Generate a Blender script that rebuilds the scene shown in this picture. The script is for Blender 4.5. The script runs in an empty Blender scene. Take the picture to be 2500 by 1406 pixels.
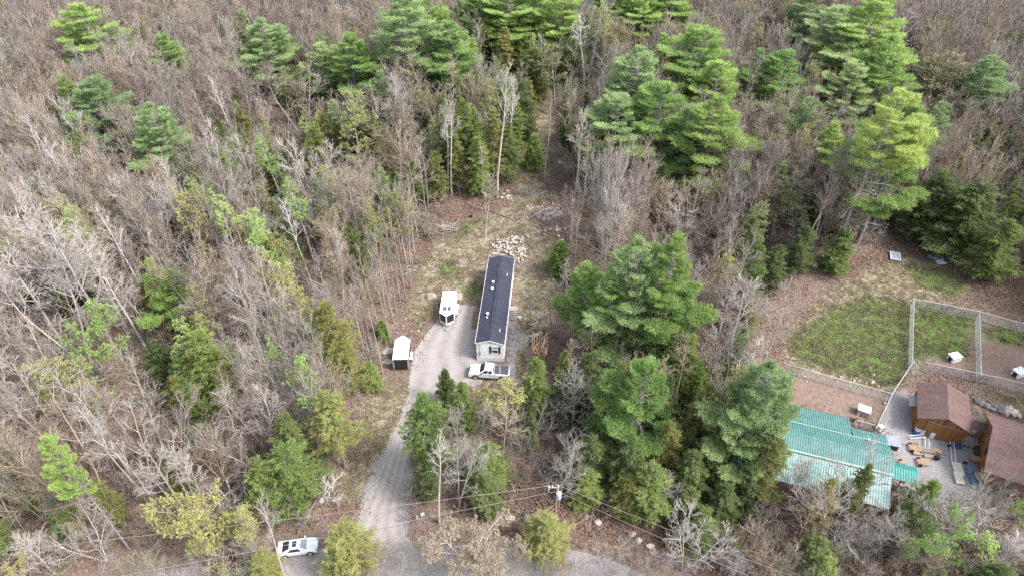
import bpy, math, random
import numpy as np
from mathutils import Vector

# ------------------------------------------------------------------ camera, sky, sun, exposure
SC = bpy.context.scene
COL = SC.collection
F_PX, PITCH, CAM_H = 1667.0, math.radians(41), 75.0
cam_d = bpy.data.cameras.new('camera')
cam_d.sensor_width = 36.0
cam_d.lens = 36.0 * F_PX / 2500.0
cam_d.clip_start = 0.5
cam_d.clip_end = 6000
cam = bpy.data.objects.new('camera', cam_d)
cam.location = (0, 0, CAM_H)
cam.rotation_euler = (math.radians(90) - PITCH, 0, 0)
COL.objects.link(cam)
SC.camera = cam

SUN_AZ, SUN_EL = math.atan2(0.86, -0.34), math.radians(50)
world = bpy.data.worlds.new('World')
SC.world = world
world.use_nodes = True
wn = world.node_tree
sky = wn.nodes.new('ShaderNodeTexSky')
sky.sky_type = 'NISHITA'
sky.sun_disc = False
sky.sun_elevation = SUN_EL
sky.sun_rotation = SUN_AZ
sky.air_density = 1.0
sky.dust_density = 3.0
wn.nodes['Background'].inputs['Strength'].default_value = 0.15
veil = wn.nodes.new('ShaderNodeHueSaturation')      # thin high cloud: a paler, less blue sky
veil.inputs['Saturation'].default_value = 0.55
wn.links.new(sky.outputs[0], veil.inputs['Color'])
wn.links.new(veil.outputs[0], wn.nodes['Background'].inputs['Color'])
sun_d = bpy.data.lights.new('sun', 'SUN')
sun_d.energy = 1.5
sun_d.angle = math.radians(14)
sun_d.color = (1.0, 0.965, 0.93)
sun = bpy.data.objects.new('sun', sun_d)
sdir = Vector((math.sin(SUN_AZ) * math.cos(SUN_EL), math.cos(SUN_AZ) * math.cos(SUN_EL), math.sin(SUN_EL)))
sun.rotation_euler = sdir.to_track_quat('Z', 'Y').to_euler()
COL.objects.link(sun)
SC.view_settings.view_transform = 'Standard'
SC.view_settings.look = 'None'
SC.view_settings.exposure = 1.52
SC.view_settings.gamma = 1.0
SC.view_settings.use_curve_mapping = False
SC.render.engine = 'CYCLES'
SC.cycles.max_bounces = 5
SC.cycles.diffuse_bounces = 3
SC.cycles.glossy_bounces = 2
SC.cycles.transmission_bounces = 3
SC.cycles.transparent_max_bounces = 8
SC.cycles.caustics_reflective = False
SC.cycles.caustics_refractive = False
SC.cycles.use_denoising = False
SC.cycles.denoiser = 'OPENIMAGEDENOISE'
SC.cycles.denoising_input_passes = 'RGB_ALBEDO_NORMAL'
SC.cycles.use_adaptive_sampling = True
SC.cycles.adaptive_threshold = 0.01
SC.cycles.sample_clamp_indirect = 4.0
SC.render.filter_size = 1.1 if hasattr(SC.render, 'filter_size') else 1.1

# ------------------------------------------------------------------ survey helpers: photo direction -> place on the ground
SP, CP = math.sin(PITCH), math.cos(PITCH)


def at(u, v, z=0.0):
    a = (u - 1250) / F_PX
    b = (v - 703) / F_PX
    t = (CAM_H - z) / (SP + b * CP)
    return a * t, (CP - b * SP) * t


def proj(x, y, z):
    zc = y * CP - (z - CAM_H) * SP
    return 1250 + F_PX * x / zc, 703 + F_PX * (-((z - CAM_H) * CP + y * SP)) / zc


def pxm(x, y, z=0.0):
    return F_PX / (y * CP - (z - CAM_H) * SP)


def in_poly(poly, X, Y):
    X = np.asarray(X, float)
    Y = np.asarray(Y, float)
    c = np.zeros(X.shape, bool)
    n = len(poly)
    j = n - 1
    for i in range(n):
        xi, yi = poly[i]
        xj, yj = poly[j]
        if yi != yj:
            c ^= ((yi > Y) != (yj > Y)) & (X < (xj - xi) * (Y - yi) / (yj - yi) + xi)
        j = i
    return c


def wpoly(pts):
    return [at(u, v) for u, v in pts]


# ------------------------------------------------------------------ object helpers
def tag(o, label=None, cat=None, group=None, kind=None):
    if label:
        o['label'] = label
    if cat:
        o['category'] = cat
    if group:
        o['group'] = group
    if kind:
        o['kind'] = kind
    return o


def thing(name, label, cat, loc=(0, 0, 0), rz=0.0, group=None):
    o = bpy.data.objects.new(name, None)
    o.empty_display_size = 0.3
    COL.objects.link(o)
    o.location = loc
    o.rotation_euler = (0, 0, rz)
    return tag(o, label, cat, group)


def copy_tree(o, parent=None):
    c = o.copy()
    COL.objects.link(c)
    c.parent = parent
    for ch in list(o.children):
        copy_tree(ch, c)
    return c


class MB:
    def __init__(s):
        s.v = []
        s.f = []
        s.m = []

    def face(s, pts, mi=0):
        b = len(s.v)
        s.v += [tuple(p) for p in pts]
        s.f.append(tuple(range(b, b + len(pts))))
        s.m.append(mi)
        return s

    def hexa(s, p, mi=0):
        b = len(s.v)
        s.v += [tuple(q) for q in p]
        for f in ((0, 3, 2, 1), (4, 5, 6, 7), (0, 1, 5, 4), (1, 2, 6, 5), (2, 3, 7, 6), (3, 0, 4, 7)):
            s.f.append(tuple(b + i for i in f))
            s.m.append(mi)
        return s

    def box(s, x0, x1, y0, y1, z0, z1, mi=0):
        return s.hexa([(x0, y0, z0), (x1, y0, z0), (x1, y1, z0), (x0, y1, z0), (x0, y0, z1), (x1, y0, z1), (x1, y1, z1), (x0, y1, z1)], mi)

    def slab(s, a, b, c, d, t, mi=0):
        """quad a,b,c,d (counter-clockwise from above) thickened downwards by t"""
        A = [Vector(q) for q in (a, b, c, d)]
        dn = Vector((0, 0, -t))
        return s.hexa([q + dn for q in A] + A, mi)

    def prism_y(s, prof, y0, y1, mi=0):
        b = len(s.v)
        n = len(prof)
        s.v += [(x, y0, z) for x, z in prof] + [(x, y1, z) for x, z in prof]
        for i in range(n):
            j = (i + 1) % n
            s.f.append((b + i, b + j, b + n + j, b + n + i))
            s.m.append(mi)
        s.f.append(tuple(b + i for i in range(n))[::-1])
        s.f.append(tuple(b + n + i for i in range(n)))
        s.m += [mi, mi]
        return s

    def prism_z(s, prof, z0, z1, mi=0):
        b = len(s.v)
        n = len(prof)
        s.v += [(x, y, z0) for x, y in prof] + [(x, y, z1) for x, y in prof]
        for i in range(n):
            j = (i + 1) % n
            s.f.append((b + i, b + j, b + n + j, b + n + i))
            s.m.append(mi)
        s.f.append(tuple(b + i for i in range(n))[::-1])
        s.f.append(tuple(b + n + i for i in range(n)))
        s.m += [mi, mi]
        return s

    def cyl(s, p0, p1, r0, n=8, r1=None, mi=0):
        r1 = r0 if r1 is None else r1
        p0 = Vector(p0)
        p1 = Vector(p1)
        d = (p1 - p0).normalized()
        u = d.cross(Vector((0, 0, 1)) if abs(d.z) < 0.9 else Vector((1, 0, 0))).normalized()
        w = d.cross(u)
        b = len(s.v)
        for p, r in ((p0, r0), (p1, r1)):
            for i in range(n):
                a = 2 * math.pi * i / n
                s.v.append(tuple(p + u * (r * math.cos(a)) + w * (r * math.sin(a))))
        for i in range(n):
            j = (i + 1) % n
            s.f.append((b + i, b + j, b + n + j, b + n + i))
            s.m.append(mi)
        s.f.append(tuple(b + i for i in range(n))[::-1])
        s.f.append(tuple(b + n + i for i in range(n)))
        s.m += [mi, mi]
        return s

    def mesh(s, name, *mats):
        me = bpy.data.meshes.new(name)
        me.from_pydata(s.v, [], s.f)
        for m in mats:
            me.materials.append(m)
        if len(mats) > 1:
            me.polygons.foreach_set('material_index', s.m)
        me.update()
        return me

    def build(s, name, mats, parent=None, bevel=0, smooth=False, loc=None, rz=None):
        if not isinstance(mats, (list, tuple)):
            mats = (mats,)
        o = bpy.data.objects.new(name, s.mesh(name, *mats))
        COL.objects.link(o)
        o.parent = parent
        if loc is not None:
            o.location = loc
        if rz is not None:
            o.rotation_euler = (0, 0, rz)
        if smooth:
            for p in o.data.polygons:
                p.use_smooth = True
        if bevel:
            md = o.modifiers.new('edge', 'BEVEL')
            md.width = bevel
            md.segments = 2
            md.limit_method = 'ANGLE'
            md.angle_limit = math.radians(25)
        return o


def mesh_np(name, V, quads=None, tris=None, mats=(), mq=None, mt=None, attr=None):
    me = bpy.data.meshes.new(name)
    nq = 0 if quads is None else len(quads)
    nt = 0 if tris is None else len(tris)
    me.vertices.add(len(V))
    me.vertices.foreach_set('co', np.asarray(V, np.float32).ravel())
    idx = []
    if nq:
        idx.append(np.asarray(quads, np.int32).ravel())
    if nt:
        idx.append(np.asarray(tris, np.int32).ravel())
    idx = np.concatenate(idx)
    me.loops.add(len(idx))
    me.loops.foreach_set('vertex_index', idx)
    me.polygons.add(nq + nt)
    st = np.concatenate([np.arange(nq) * 4, nq * 4 + np.arange(nt) * 3]).astype(np.int32)
    me.polygons.foreach_set('loop_start', st)
    me.polygons.foreach_set('loop_total', np.concatenate([np.full(nq, 4), np.full(nt, 3)]).astype(np.int32))
    for m in mats:
        me.materials.append(m)
    if attr:
        for k, a in attr.items():
            at_ = me.attributes.new(k, 'FLOAT', 'POINT')
            at_.data.foreach_set('value', np.asarray(a, np.float32))
    me.update(calc_edges=True)
    me.validate()
    return me


def obj(name, me, parent=None, loc=None, rot=None, scale=None):
    o = bpy.data.objects.new(name, me)
    COL.objects.link(o)
    o.parent = parent
    if loc is not None:
        o.location = loc
    if rot is not None:
        o.rotation_euler = rot
    if scale is not None:
        o.scale = scale
    return o


# ------------------------------------------------------------------ materials
def nt_new(name):
    m = bpy.data.materials.new(name)
    m.use_nodes = True
    n = m.node_tree
    n.nodes.clear()
    out = n.nodes.new('ShaderNodeOutputMaterial')
    return m, n, out


def noise(n, vec, scale, detail=4, rough=0.6, dist=0.0):
    t = n.nodes.new('ShaderNodeTexNoise')
    t.inputs['Scale'].default_value = scale
    t.inputs['Detail'].default_value = detail
    t.inputs['Roughness'].default_value = rough
    t.inputs['Distortion'].default_value = dist
    if vec is not None:
        n.links.new(vec, t.inputs['Vector'])
    return t.outputs['Fac']


def ramp(n, fac, stops):
    r = n.nodes.new('ShaderNodeValToRGB')
    el = r.color_ramp.elements
    while len(el) < len(stops):
        el.new(0.5)
    for e, (p, c) in zip(el, stops):
        e.position = p
        e.color = (*c, 1) if len(c) == 3 else c
    n.links.new(fac, r.inputs['Fac'])
    return r.outputs['Color']


def mix(n, fac, a, b, mode='MIX'):
    m = n.nodes.new('ShaderNodeMix')
    m.data_type = 'RGBA'
    m.blend_type = mode
    for s, val in ((m.inputs[0], fac), (m.inputs[6], a), (m.inputs[7], b)):
        if isinstance(val, (int, float)):
            s.default_value = val
        elif isinstance(val, tuple):
            s.default_value = (*val, 1)
        else:
            n.links.new(val, s)
    return m.outputs[2]


def mth(n, op, a, b=0.0, c=0.0, clamp=False):
    m = n.nodes.new('ShaderNodeMath')
    m.operation = op
    m.use_clamp = clamp
    for s, val in zip(m.inputs, (a, b, c)):
        if isinstance(val, (int, float)):
            s.default_value = val
        else:
            n.links.new(val, s)
    return m.outputs[0]


def coords(n, kind='Object'):
    return n.nodes.new('ShaderNodeTexCoord').outputs[kind]


def mat(name, c1, c2=None, scale=3.0, rough=0.7, bump=0.0, metal=0.0, spec=0.5, jitter=0.0, stretch=None, detail=5, contrast=(0.35, 0.65), fine=None):
    """two-tone weathered surface: broad blotches, optional fine grain and per-object tint"""
    m, n, out = nt_new(name)
    c2 = c2 or tuple(x * 0.75 for x in c1)
    vec = coords(n)
    if stretch:
        mp = n.nodes.new('ShaderNodeMapping')
        mp.inputs['Scale'].default_value = stretch
        n.links.new(vec, mp.inputs['Vector'])
        vec = mp.outputs[0]
    fac = noise(n, vec, scale, detail)
    col = ramp(n, fac, [(contrast[0], c2), (contrast[1], c1)])
    if fine:
        g = noise(n, vec, fine, 3)
        col = mix(n, 0.6, col, ramp(n, g, [(0.3, (0.45, 0.45, 0.45)), (0.7, (1.0, 1.0, 1.0))]), 'MULTIPLY')
    if jitter:
        oi = n.nodes.new('ShaderNodeObjectInfo')
        hsv = n.nodes.new('ShaderNodeHueSaturation')
        n.links.new(mth(n, 'MULTIPLY_ADD', oi.outputs['Random'], jitter * 2, 1 - jitter), hsv.inputs['Value'])
        n.links.new(col, hsv.inputs['Color'])
        col = hsv.outputs[0]
    b = n.nodes.new('ShaderNodeBsdfPrincipled')
    n.links.new(col, b.inputs['Base Color'])
    b.inputs['Roughness'].default_value = rough
    b.inputs['Metallic'].default_value = metal
    b.inputs['Specular IOR Level'].default_value = spec
    if bump:
        bp = n.nodes.new('ShaderNodeBump')
        bp.inputs['Strength'].default_value = 0.8
        bp.inputs['Distance'].default_value = bump
        n.links.new(noise(n, vec, scale * 3, 4), bp.inputs['Height'])
        n.links.new(bp.outputs[0], b.inputs['Normal'])
    n.links.new(b.outputs[0], out.inputs[0])
    return m


def foliage(name, c1, c2, jitter=0.2, trans=0.48):
    """needles or leaves: tint varies with tuft ('tone'), place in the crown and tree"""
    m, n, out = nt_new(name)
    a = n.nodes.new('ShaderNodeAttribute')
    a.attribute_name = 'tone'
    oi = n.nodes.new('ShaderNodeObjectInfo')
    ns = noise(n, coords(n), 0.55, 3)
    f = mth(n, 'ADD', mth(n, 'MULTIPLY', a.outputs['Fac'], 0.55), mth(n, 'MULTIPLY_ADD', ns, 1.3, -0.42), clamp=True)
    col = ramp(n, f, [(0.0, c2), (1.0, c1)])
    hsv = n.nodes.new('ShaderNodeHueSaturation')
    n.links.new(mth(n, 'MULTIPLY_ADD', oi.outputs['Random'], jitter * 2, 1 - jitter), hsv.inputs['Value'])
    n.links.new(mth(n, 'MULTIPLY_ADD', oi.outputs['Random'], -0.03, 0.515), hsv.inputs['Hue'])
    n.links.new(col, hsv.inputs['Color'])
    d = n.nodes.new('ShaderNodeBsdfDiffuse')
    t = n.nodes.new('ShaderNodeBsdfTranslucent')
    n.links.new(hsv.outputs[0], d.inputs[0])
    n.links.new(hsv.outputs[0], t.inputs[0])
    mx = n.nodes.new('ShaderNodeMixShader')
    mx.inputs[0].default_value = trans
    n.links.new(d.outputs[0], mx.inputs[1])
    n.links.new(t.outputs[0], mx.inputs[2])
    n.links.new(mx.outputs[0], out.inputs[0])
    return m


def glass(name, c=(0.03, 0.04, 0.05)):
    m, n, out = nt_new(name)
    b = n.nodes.new('ShaderNodeBsdfPrincipled')
    b.inputs['Base Color'].default_value = (*c, 1)
    b.inputs['Roughness'].default_value = 0.08
    n.links.new(b.outputs[0], out.inputs[0])
    return m


def bark(name, c1, c2, jitter=0.25):
    return mat(name, c1, c2, scale=1.4, rough=0.9, jitter=jitter, contrast=(0.3, 0.7), spec=0.1)


M = {}
M['bark_pale'] = bark('bark_pale', (0.5, 0.46, 0.42), (0.34, 0.3, 0.28))
M['bark_tan'] = bark('bark_tan', (0.43, 0.35, 0.265), (0.27, 0.215, 0.16))
M['bark_mauve'] = bark('bark_mauve', (0.37, 0.315, 0.28), (0.23, 0.19, 0.17))
M['bark_grey'] = bark('bark_grey', (0.38, 0.35, 0.305), (0.235, 0.215, 0.185))
M['bark_olive'] = bark('bark_olive', (0.36, 0.34, 0.25), (0.23, 0.22, 0.16))
M['bark_peach'] = bark('bark_peach', (0.55, 0.47, 0.39), (0.40, 0.33, 0.27))
M['bark_stem'] = mat('bark_light_stem', (0.58, 0.54, 0.48), (0.40, 0.36, 0.32), scale=2.5, rough=0.85, jitter=0.12)
M['bark_birch'] = mat('bark_birch', (0.70, 0.67, 0.62), (0.42, 0.39, 0.36), scale=3, rough=0.8, jitter=0.1)
M['trunk_dark'] = mat('trunk_dark', (0.20, 0.175, 0.16), (0.10, 0.085, 0.08), scale=3, rough=0.95, jitter=0.2, stretch=(1, 1, 0.3))
M['trunk_grey'] = mat('trunk_grey', (0.36, 0.33, 0.31), (0.19, 0.17, 0.16), scale=3, rough=0.95, jitter=0.2, stretch=(1, 1, 0.3))
M['pine'] = foliage('pine_needles', (0.500, 0.640, 0.230), (0.230, 0.350, 0.120))
M['pine_yellow'] = foliage('pine_needles_yellow', (0.560, 0.660, 0.240), (0.270, 0.380, 0.130))
M['pine_blue'] = foliage('pine_needles_blue', (0.510, 0.620, 0.310), (0.230, 0.330, 0.160))
M['hem_dark'] = foliage('hemlock_needles_dark', (0.250, 0.310, 0.120), (0.120, 0.170, 0.065))
M['hem_olive'] = foliage('hemlock_needles_olive', (0.400, 0.400, 0.140), (0.190, 0.210, 0.075))
M['hem_gold'] = foliage('hemlock_needles_gold', (0.520, 0.510, 0.200), (0.260, 0.290, 0.110))
M['hem_green'] = foliage('hemlock_needles_green', (0.380, 0.470, 0.150), (0.160, 0.230, 0.075))
M['bud_yellow'] = foliage('leaf_buds_yellow', (0.560, 0.570, 0.240), (0.360, 0.370, 0.150), trans=0.4)
M['bud_green'] = foliage('leaf_buds_green', (0.460, 0.610, 0.210), (0.270, 0.400, 0.120), trans=0.4)
M['bud_dull'] = foliage('leaf_buds_dull', (0.380, 0.370, 0.210), (0.250, 0.240, 0.130), trans=0.4)
M['bud_rust'] = foliage('leaf_buds_rust', (0.520, 0.440, 0.340), (0.380, 0.310, 0.230), trans=0.4)
M['straw'] = foliage('dry_grass', (0.440, 0.375, 0.270), (0.220, 0.185, 0.110), trans=0.2)
M['grass'] = foliage('green_grass', (0.150, 0.190, 0.055), (0.060, 0.090, 0.025), trans=0.3)
M['leaf'] = foliage('dead_leaves', (0.360, 0.250, 0.200), (0.170, 0.110, 0.090), trans=0.1)
M['white'] = mat('white_paint', (0.82, 0.82, 0.82), (0.74, 0.75, 0.76), scale=1.5, rough=0.4)
M['car_white'] = mat('white_car_paint', (0.80, 0.80, 0.81), (0.72, 0.73, 0.75), scale=1.2, rough=0.18)
M['car_red'] = mat('dark_red_car_paint', (0.16, 0.015, 0.015), (0.10, 0.01, 0.01), scale=2, rough=0.3)
M['siding'] = mat('cream_siding', (0.85, 0.84, 0.80), (0.80, 0.79, 0.76), scale=1.2, rough=0.55)
M['skirt'] = mat('white_skirting', (0.74, 0.77, 0.80), (0.62, 0.66, 0.70), scale=2, rough=0.5)
M['navy'] = mat('navy_shutter', (0.02, 0.03, 0.07), (0.012, 0.02, 0.05), rough=0.5)
M['black'] = mat('black_panel', (0.018, 0.016, 0.016), (0.03, 0.026, 0.025), scale=2, rough=0.55)
M['rubber'] = mat('black_rubber', (0.02, 0.02, 0.02), (0.035, 0.035, 0.035), rough=0.85)
M['steel'] = mat('galvanised_steel', (0.62, 0.64, 0.64), (0.45, 0.47, 0.47), scale=6, rough=0.45, metal=0.3)
M['greymetal'] = mat('grey_metal', (0.36, 0.37, 0.39), (0.25, 0.26, 0.28), scale=4, rough=0.5)
M['glass'] = glass('window_glass')
M['glass_light'] = glass('pale_window_glass', (0.30, 0.42, 0.45))
M['glass_blue'] = glass('skylight_glass', (0.10, 0.22, 0.55))
M['solar'] = glass('solar_cells', (0.035, 0.09, 0.28))
M['red_lens'] = glass('red_lens', (0.4, 0.01, 0.01))
M['deck'] = mat('brown_deck_wood', (0.30, 0.19, 0.12), (0.19, 0.12, 0.08), scale=5, rough=0.8, jitter=0.15)
M['greywood'] = mat('weathered_grey_wood', (0.42, 0.38, 0.33), (0.25, 0.22, 0.19), scale=5, rough=0.9, jitter=0.2)
M['freshwood'] = mat('fresh_cut_wood', (0.72, 0.47, 0.30), (0.50, 0.29, 0.17), scale=6, rough=0.8, jitter=0.3)
M['palletwood'] = mat('pallet_wood', (0.55, 0.38, 0.24), (0.36, 0.24, 0.15), scale=5, rough=0.85, jitter=0.15)
M['stainwood'] = mat('stained_barn_wood', (0.34, 0.16, 0.045), (0.13, 0.065, 0.03), scale=1.4, rough=0.7, jitter=0.3, stretch=(3, 3, 0.35), contrast=(0.3, 0.7))
M['rust_beam'] = mat('yellow_green_log', (0.25, 0.19, 0.04), (0.13, 0.10, 0.03), scale=2, rough=0.9)
M['poleWood'] = mat('pole_wood', (0.42, 0.25, 0.16), (0.27, 0.16, 0.11), scale=3, rough=0.9, stretch=(1, 1, 0.2))
M['transformer'] = mat('pale_blue_grey_steel', (0.48, 0.58, 0.68), (0.38, 0.47, 0.56), rough=0.4)
M['wire'] = mat('wire_grey', (0.36, 0.33, 0.29), (0.30, 0.27, 0.24), rough=0.6)
M['wire_dark'] = mat('wire_dark', (0.10, 0.10, 0.11), rough=0.6)
M['rock'] = mat('pale_rock', (0.62, 0.57, 0.50), (0.40, 0.36, 0.31), scale=2.2, rough=0.9, bump=0.05, jitter=0.25, fine=14)
M['rock_dark'] = mat('dark_rock', (0.30, 0.29, 0.28), (0.13, 0.125, 0.12), scale=1.8, rough=0.9, bump=0.06, jitter=0.3, fine=12)
M['boulder'] = mat('tan_boulder', (0.46, 0.38, 0.30), (0.28, 0.23, 0.19), scale=1.3, rough=0.9, bump=0.08, jitter=0.1, fine=9)
M['logend'] = mat('weathered_log', (0.50, 0.45, 0.38), (0.26, 0.23, 0.20), scale=3, rough=0.9, jitter=0.25)
M['fallen'] = mat('fallen_log', (0.36, 0.28, 0.22), (0.18, 0.13, 0.11), scale=2, rough=0.95, jitter=0.3)
M['blueplastic'] = mat('blue_plastic', (0.03, 0.12, 0.42), (0.02, 0.08, 0.30), rough=0.4)
M['palepl'] = mat('pale_plastic', (0.60, 0.66, 0.72), (0.50, 0.56, 0.62), rough=0.45)
M['tarpblue'] = mat('faded_blue_tarp', (0.14, 0.22, 0.33), (0.08, 0.13, 0.21), scale=4, rough=0.6, bump=0.05)
M['tarpgrey'] = mat('grey_tarp', (0.33, 0.36, 0.42), (0.20, 0.23, 0.30), scale=3, rough=0.6, bump=0.05)
M['tarpwhite'] = mat('white_tarp', (0.70, 0.76, 0.80), (0.60, 0.66, 0.70), scale=3, rough=0.6, bump=0.03)
M['tealtarp'] = mat('teal_tarp', (0.03, 0.16, 0.16), (0.02, 0.10, 0.11), scale=3, rough=0.6)
M['cream'] = mat('cream_board', (0.72, 0.68, 0.56), (0.60, 0.56, 0.46), scale=2, rough=0.7)
M['redp'] = mat('red_plastic', (0.55, 0.04, 0.03), rough=0.4)
M['orange'] = mat('orange_plastic', (0.50, 0.20, 0.05), rough=0.6)
M['ash'] = mat('ash', (0.10, 0.09, 0.09), (0.04, 0.035, 0.035), scale=3, rough=1)


def roof_shingle(name, c1, c2, row=0.14, contrast=0.5):
    """asphalt shingles: fine courses and staggered tabs, each a slightly different shade"""
    m, n, out = nt_new(name)
    vec = coords(n)
    br = n.nodes.new('ShaderNodeTexBrick')
    br.inputs['Scale'].default_value = 1.0
    br.inputs['Brick Width'].default_value = 0.32
    br.inputs['Row Height'].default_value = row
    br.inputs['Mortar Size'].default_value = 0.012
    br.inputs['Color1'].default_value = (*c1, 1)
    br.inputs['Color2'].default_value = (*c2, 1)
    br.inputs['Mortar'].default_value = (*[x * 0.55 for x in c2], 1)
    mp = n.nodes.new('ShaderNodeMapping')
    mp.inputs['Rotation'].default_value = (0, 0, math.radians(90))
    n.links.new(vec, mp.inputs['Vector'])
    n.links.new(mp.outputs[0], br.inputs['Vector'])
    g = noise(n, vec, 3.5, 5, 0.75)
    col = mix(n, contrast, br.outputs['Color'], ramp(n, g, [(0.3, (0.45, 0.45, 0.45)), (0.7, (1.6, 1.6, 1.6))]), 'MULTIPLY')
    st_ = n.nodes.new('ShaderNodeMapping')
    st_.inputs['Scale'].default_value = (0.35, 1.6, 1.0)
    n.links.new(vec, st_.inputs['Vector'])
    col = mix(n, 0.7, col, ramp(n, noise(n, st_.outputs[0], 0.9, 4, 0.6), [(0.35, (0.72, 0.72, 0.72)), (0.65, (1.18, 1.16, 1.12))]), 'MULTIPLY')
    b = n.nodes.new('ShaderNodeBsdfPrincipled')
    b.inputs['Roughness'].default_value = 0.85
    n.links.new(col, b.inputs['Base Color'])
    n.links.new(b.outputs[0], out.inputs[0])
    return m


M['shingle_blue'] = roof_shingle('slate_blue_shingles', (0.050, 0.054, 0.085), (0.030, 0.033, 0.054))
M['shingle_red'] = roof_shingle('faded_red_shingles', (0.165, 0.100, 0.092), (0.125, 0.077, 0.071), row=0.14)
M['teal_roof'] = mat('teal_steel_roof', (0.14, 0.31, 0.285), (0.095, 0.225, 0.21), scale=1.1, rough=0.5, jitter=0.02, fine=22)
M['teal_pale'] = mat('faded_teal_steel_roof', (0.25, 0.43, 0.395), (0.33, 0.42, 0.40), scale=1.5, rough=0.6, contrast=(0.4, 0.6))
M['teal_dark'] = mat('deep_teal_steel_roof', (0.045, 0.28, 0.25), (0.04, 0.24, 0.22), scale=0.8, rough=0.45)
M['teal_trim'] = mat('pale_ridge_cap', (0.26, 0.40, 0.36), (0.32, 0.40, 0.37), scale=3, rough=0.6)

# ------------------------------------------------------------------ the ground
XS = np.concatenate([[-2600, -1400, -800, -450, -280], np.arange(-215, 215.1, 0.72), [280, 450, 800, 1400, 2600]])
YS = np.concatenate([[-900, -400, -150, -40, 0], np.arange(14, 262, 0.72), [290, 340, 450, 800, 1500, 3000]])
GX, GY = np.meshgrid(XS, YS)


def blur(a, k):
    for _ in range(k):
        p = np.pad(a, 1, mode='edge')
        a = (p[:-2, 1:-1] + p[2:, 1:-1] + p[1:-1, :-2] + p[1:-1, 2:] + 2 * p[1:-1, 1:-1]) / 6.0
    return a


def mask(polys, k=3):
    a = np.zeros(GX.shape)
    for p in polys:
        a = np.maximum(a, in_poly(wpoly(p), GX, GY).astype(float))
    return blur(a, k)


P_CLEARING = [(1045, 610), (1075, 560), (1110, 520), (1200, 480), (1260, 400), (1300, 320), (1350, 240), (1365, 300), (1350, 400), (1390, 470), (1395, 600), (1355, 680), (1335, 860), (1300, 960), (1200, 1010), (1060, 990), (1000, 1100), (985, 1320), (850, 1320), (790, 1290), (830, 1180), (850, 1080), (900, 990), (930, 930), (925, 830), (1000, 750), (1010, 680)]
P_YARD = [(1850, 830), (1880, 760), (1960, 680), (2040, 640), (2150, 600), (2260, 570), (2330, 610), (2420, 650), (2560, 700), (2620, 1000), (2600, 1260), (2480, 1230), (2300, 1260), (2100, 1260), (1880, 1190), (1900, 1000), (1860, 900), (1790, 950), (1760, 900)]
P_ROADFLAT = [(-100, 1480), (300, 1360), (650, 1310), (860, 1270), (1300, 1300), (1500, 1330), (1700, 1406), (2000, 1600), (2000, 1900), (-100, 1900)]
flat = mask([P_CLEARING, P_YARD, P_ROADFLAT], 14)
hills = (1.1 * np.sin(GX * 0.051 + 0.7) * np.cos(GY * 0.043 + 0.4) + 0.7 * np.sin(GX * 0.11 + GY * 0.07) + 0.35 * np.sin(GX * 0.23 - GY * 0.19 + 1.0))
GZ = hills * np.clip(1 - flat * 1.6, 0, 1)
rng = np.random.default_rng(5)
GZ += blur(rng.normal(0, 0.16, GX.shape), 2) * np.clip(1 - flat * 0.8, 0, 1)
bx, by = at(1335, 545)
GZ += 0.9 * np.exp(-(((GX - bx) / 3.6) ** 2 + ((GY - by) / 3.0) ** 2))
bx, by = at(1250, 610)
GZ += 0.7 * np.exp(-(((GX - bx) / 2.6) ** 2 + ((GY - by) / 2.6) ** 2))


def gz(x, y):
    i = int(np.clip(np.searchsorted(XS, x) - 1, 0, len(XS) - 2))
    j = int(np.clip(np.searchsorted(YS, y) - 1, 0, len(YS) - 2))
    tx = (x - XS[i]) / (XS[i + 1] - XS[i])
    ty = (y - YS[j]) / (YS[j + 1] - YS[j])
    tx = min(max(tx, 0), 1)
    ty = min(max(ty, 0), 1)
    return float((GZ[j, i] * (1 - tx) + GZ[j, i + 1] * tx) * (1 - ty) + (GZ[j + 1, i] * (1 - tx) + GZ[j + 1, i + 1] * tx) * ty)


M_green = mask([
    [(2005, 640 + 120), (2100, 720), (2230, 735), (2230, 880), (2190, 950), (2100, 930), (1960, 890), (1905, 850)],
    [(2205, 650), (2290, 650), (2380, 700), (2330, 730), (2230, 700)],
    [(2236, 735), (2390, 770), (2370, 880), (2236, 880)],
    [(2400, 790), (2520, 810), (2530, 850), (2440, 845), (2400, 820)],
    [(2230, 905), (2420, 960), (2540, 985), (2540, 1010), (2440, 985), (2330, 925), (2240, 930)],
    [(1120, 540), (1165, 545), (1150, 570), (1130, 580), (1110, 600), (1112, 560)],
    [(1055, 620), (1110, 640), (1120, 700), (1065, 680)], [(1150, 520), (1200, 540), (1180, 560)], [(1120, 690), (1180, 690), (1170, 740), (1120, 720)], [(1280, 680), (1320, 700), (1310, 770), (1275, 770)],
    [(1000, 800), (1035, 745), (1050, 760), (1020, 830)],
    [(960, 905), (1000, 900), (1000, 920), (945, 930)],
    [(1330, 610), (1380, 590), (1375, 650), (1330, 670)],
    [(1300, 780), (1330, 760), (1325, 830), (1290, 830)],
], 6)
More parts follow.
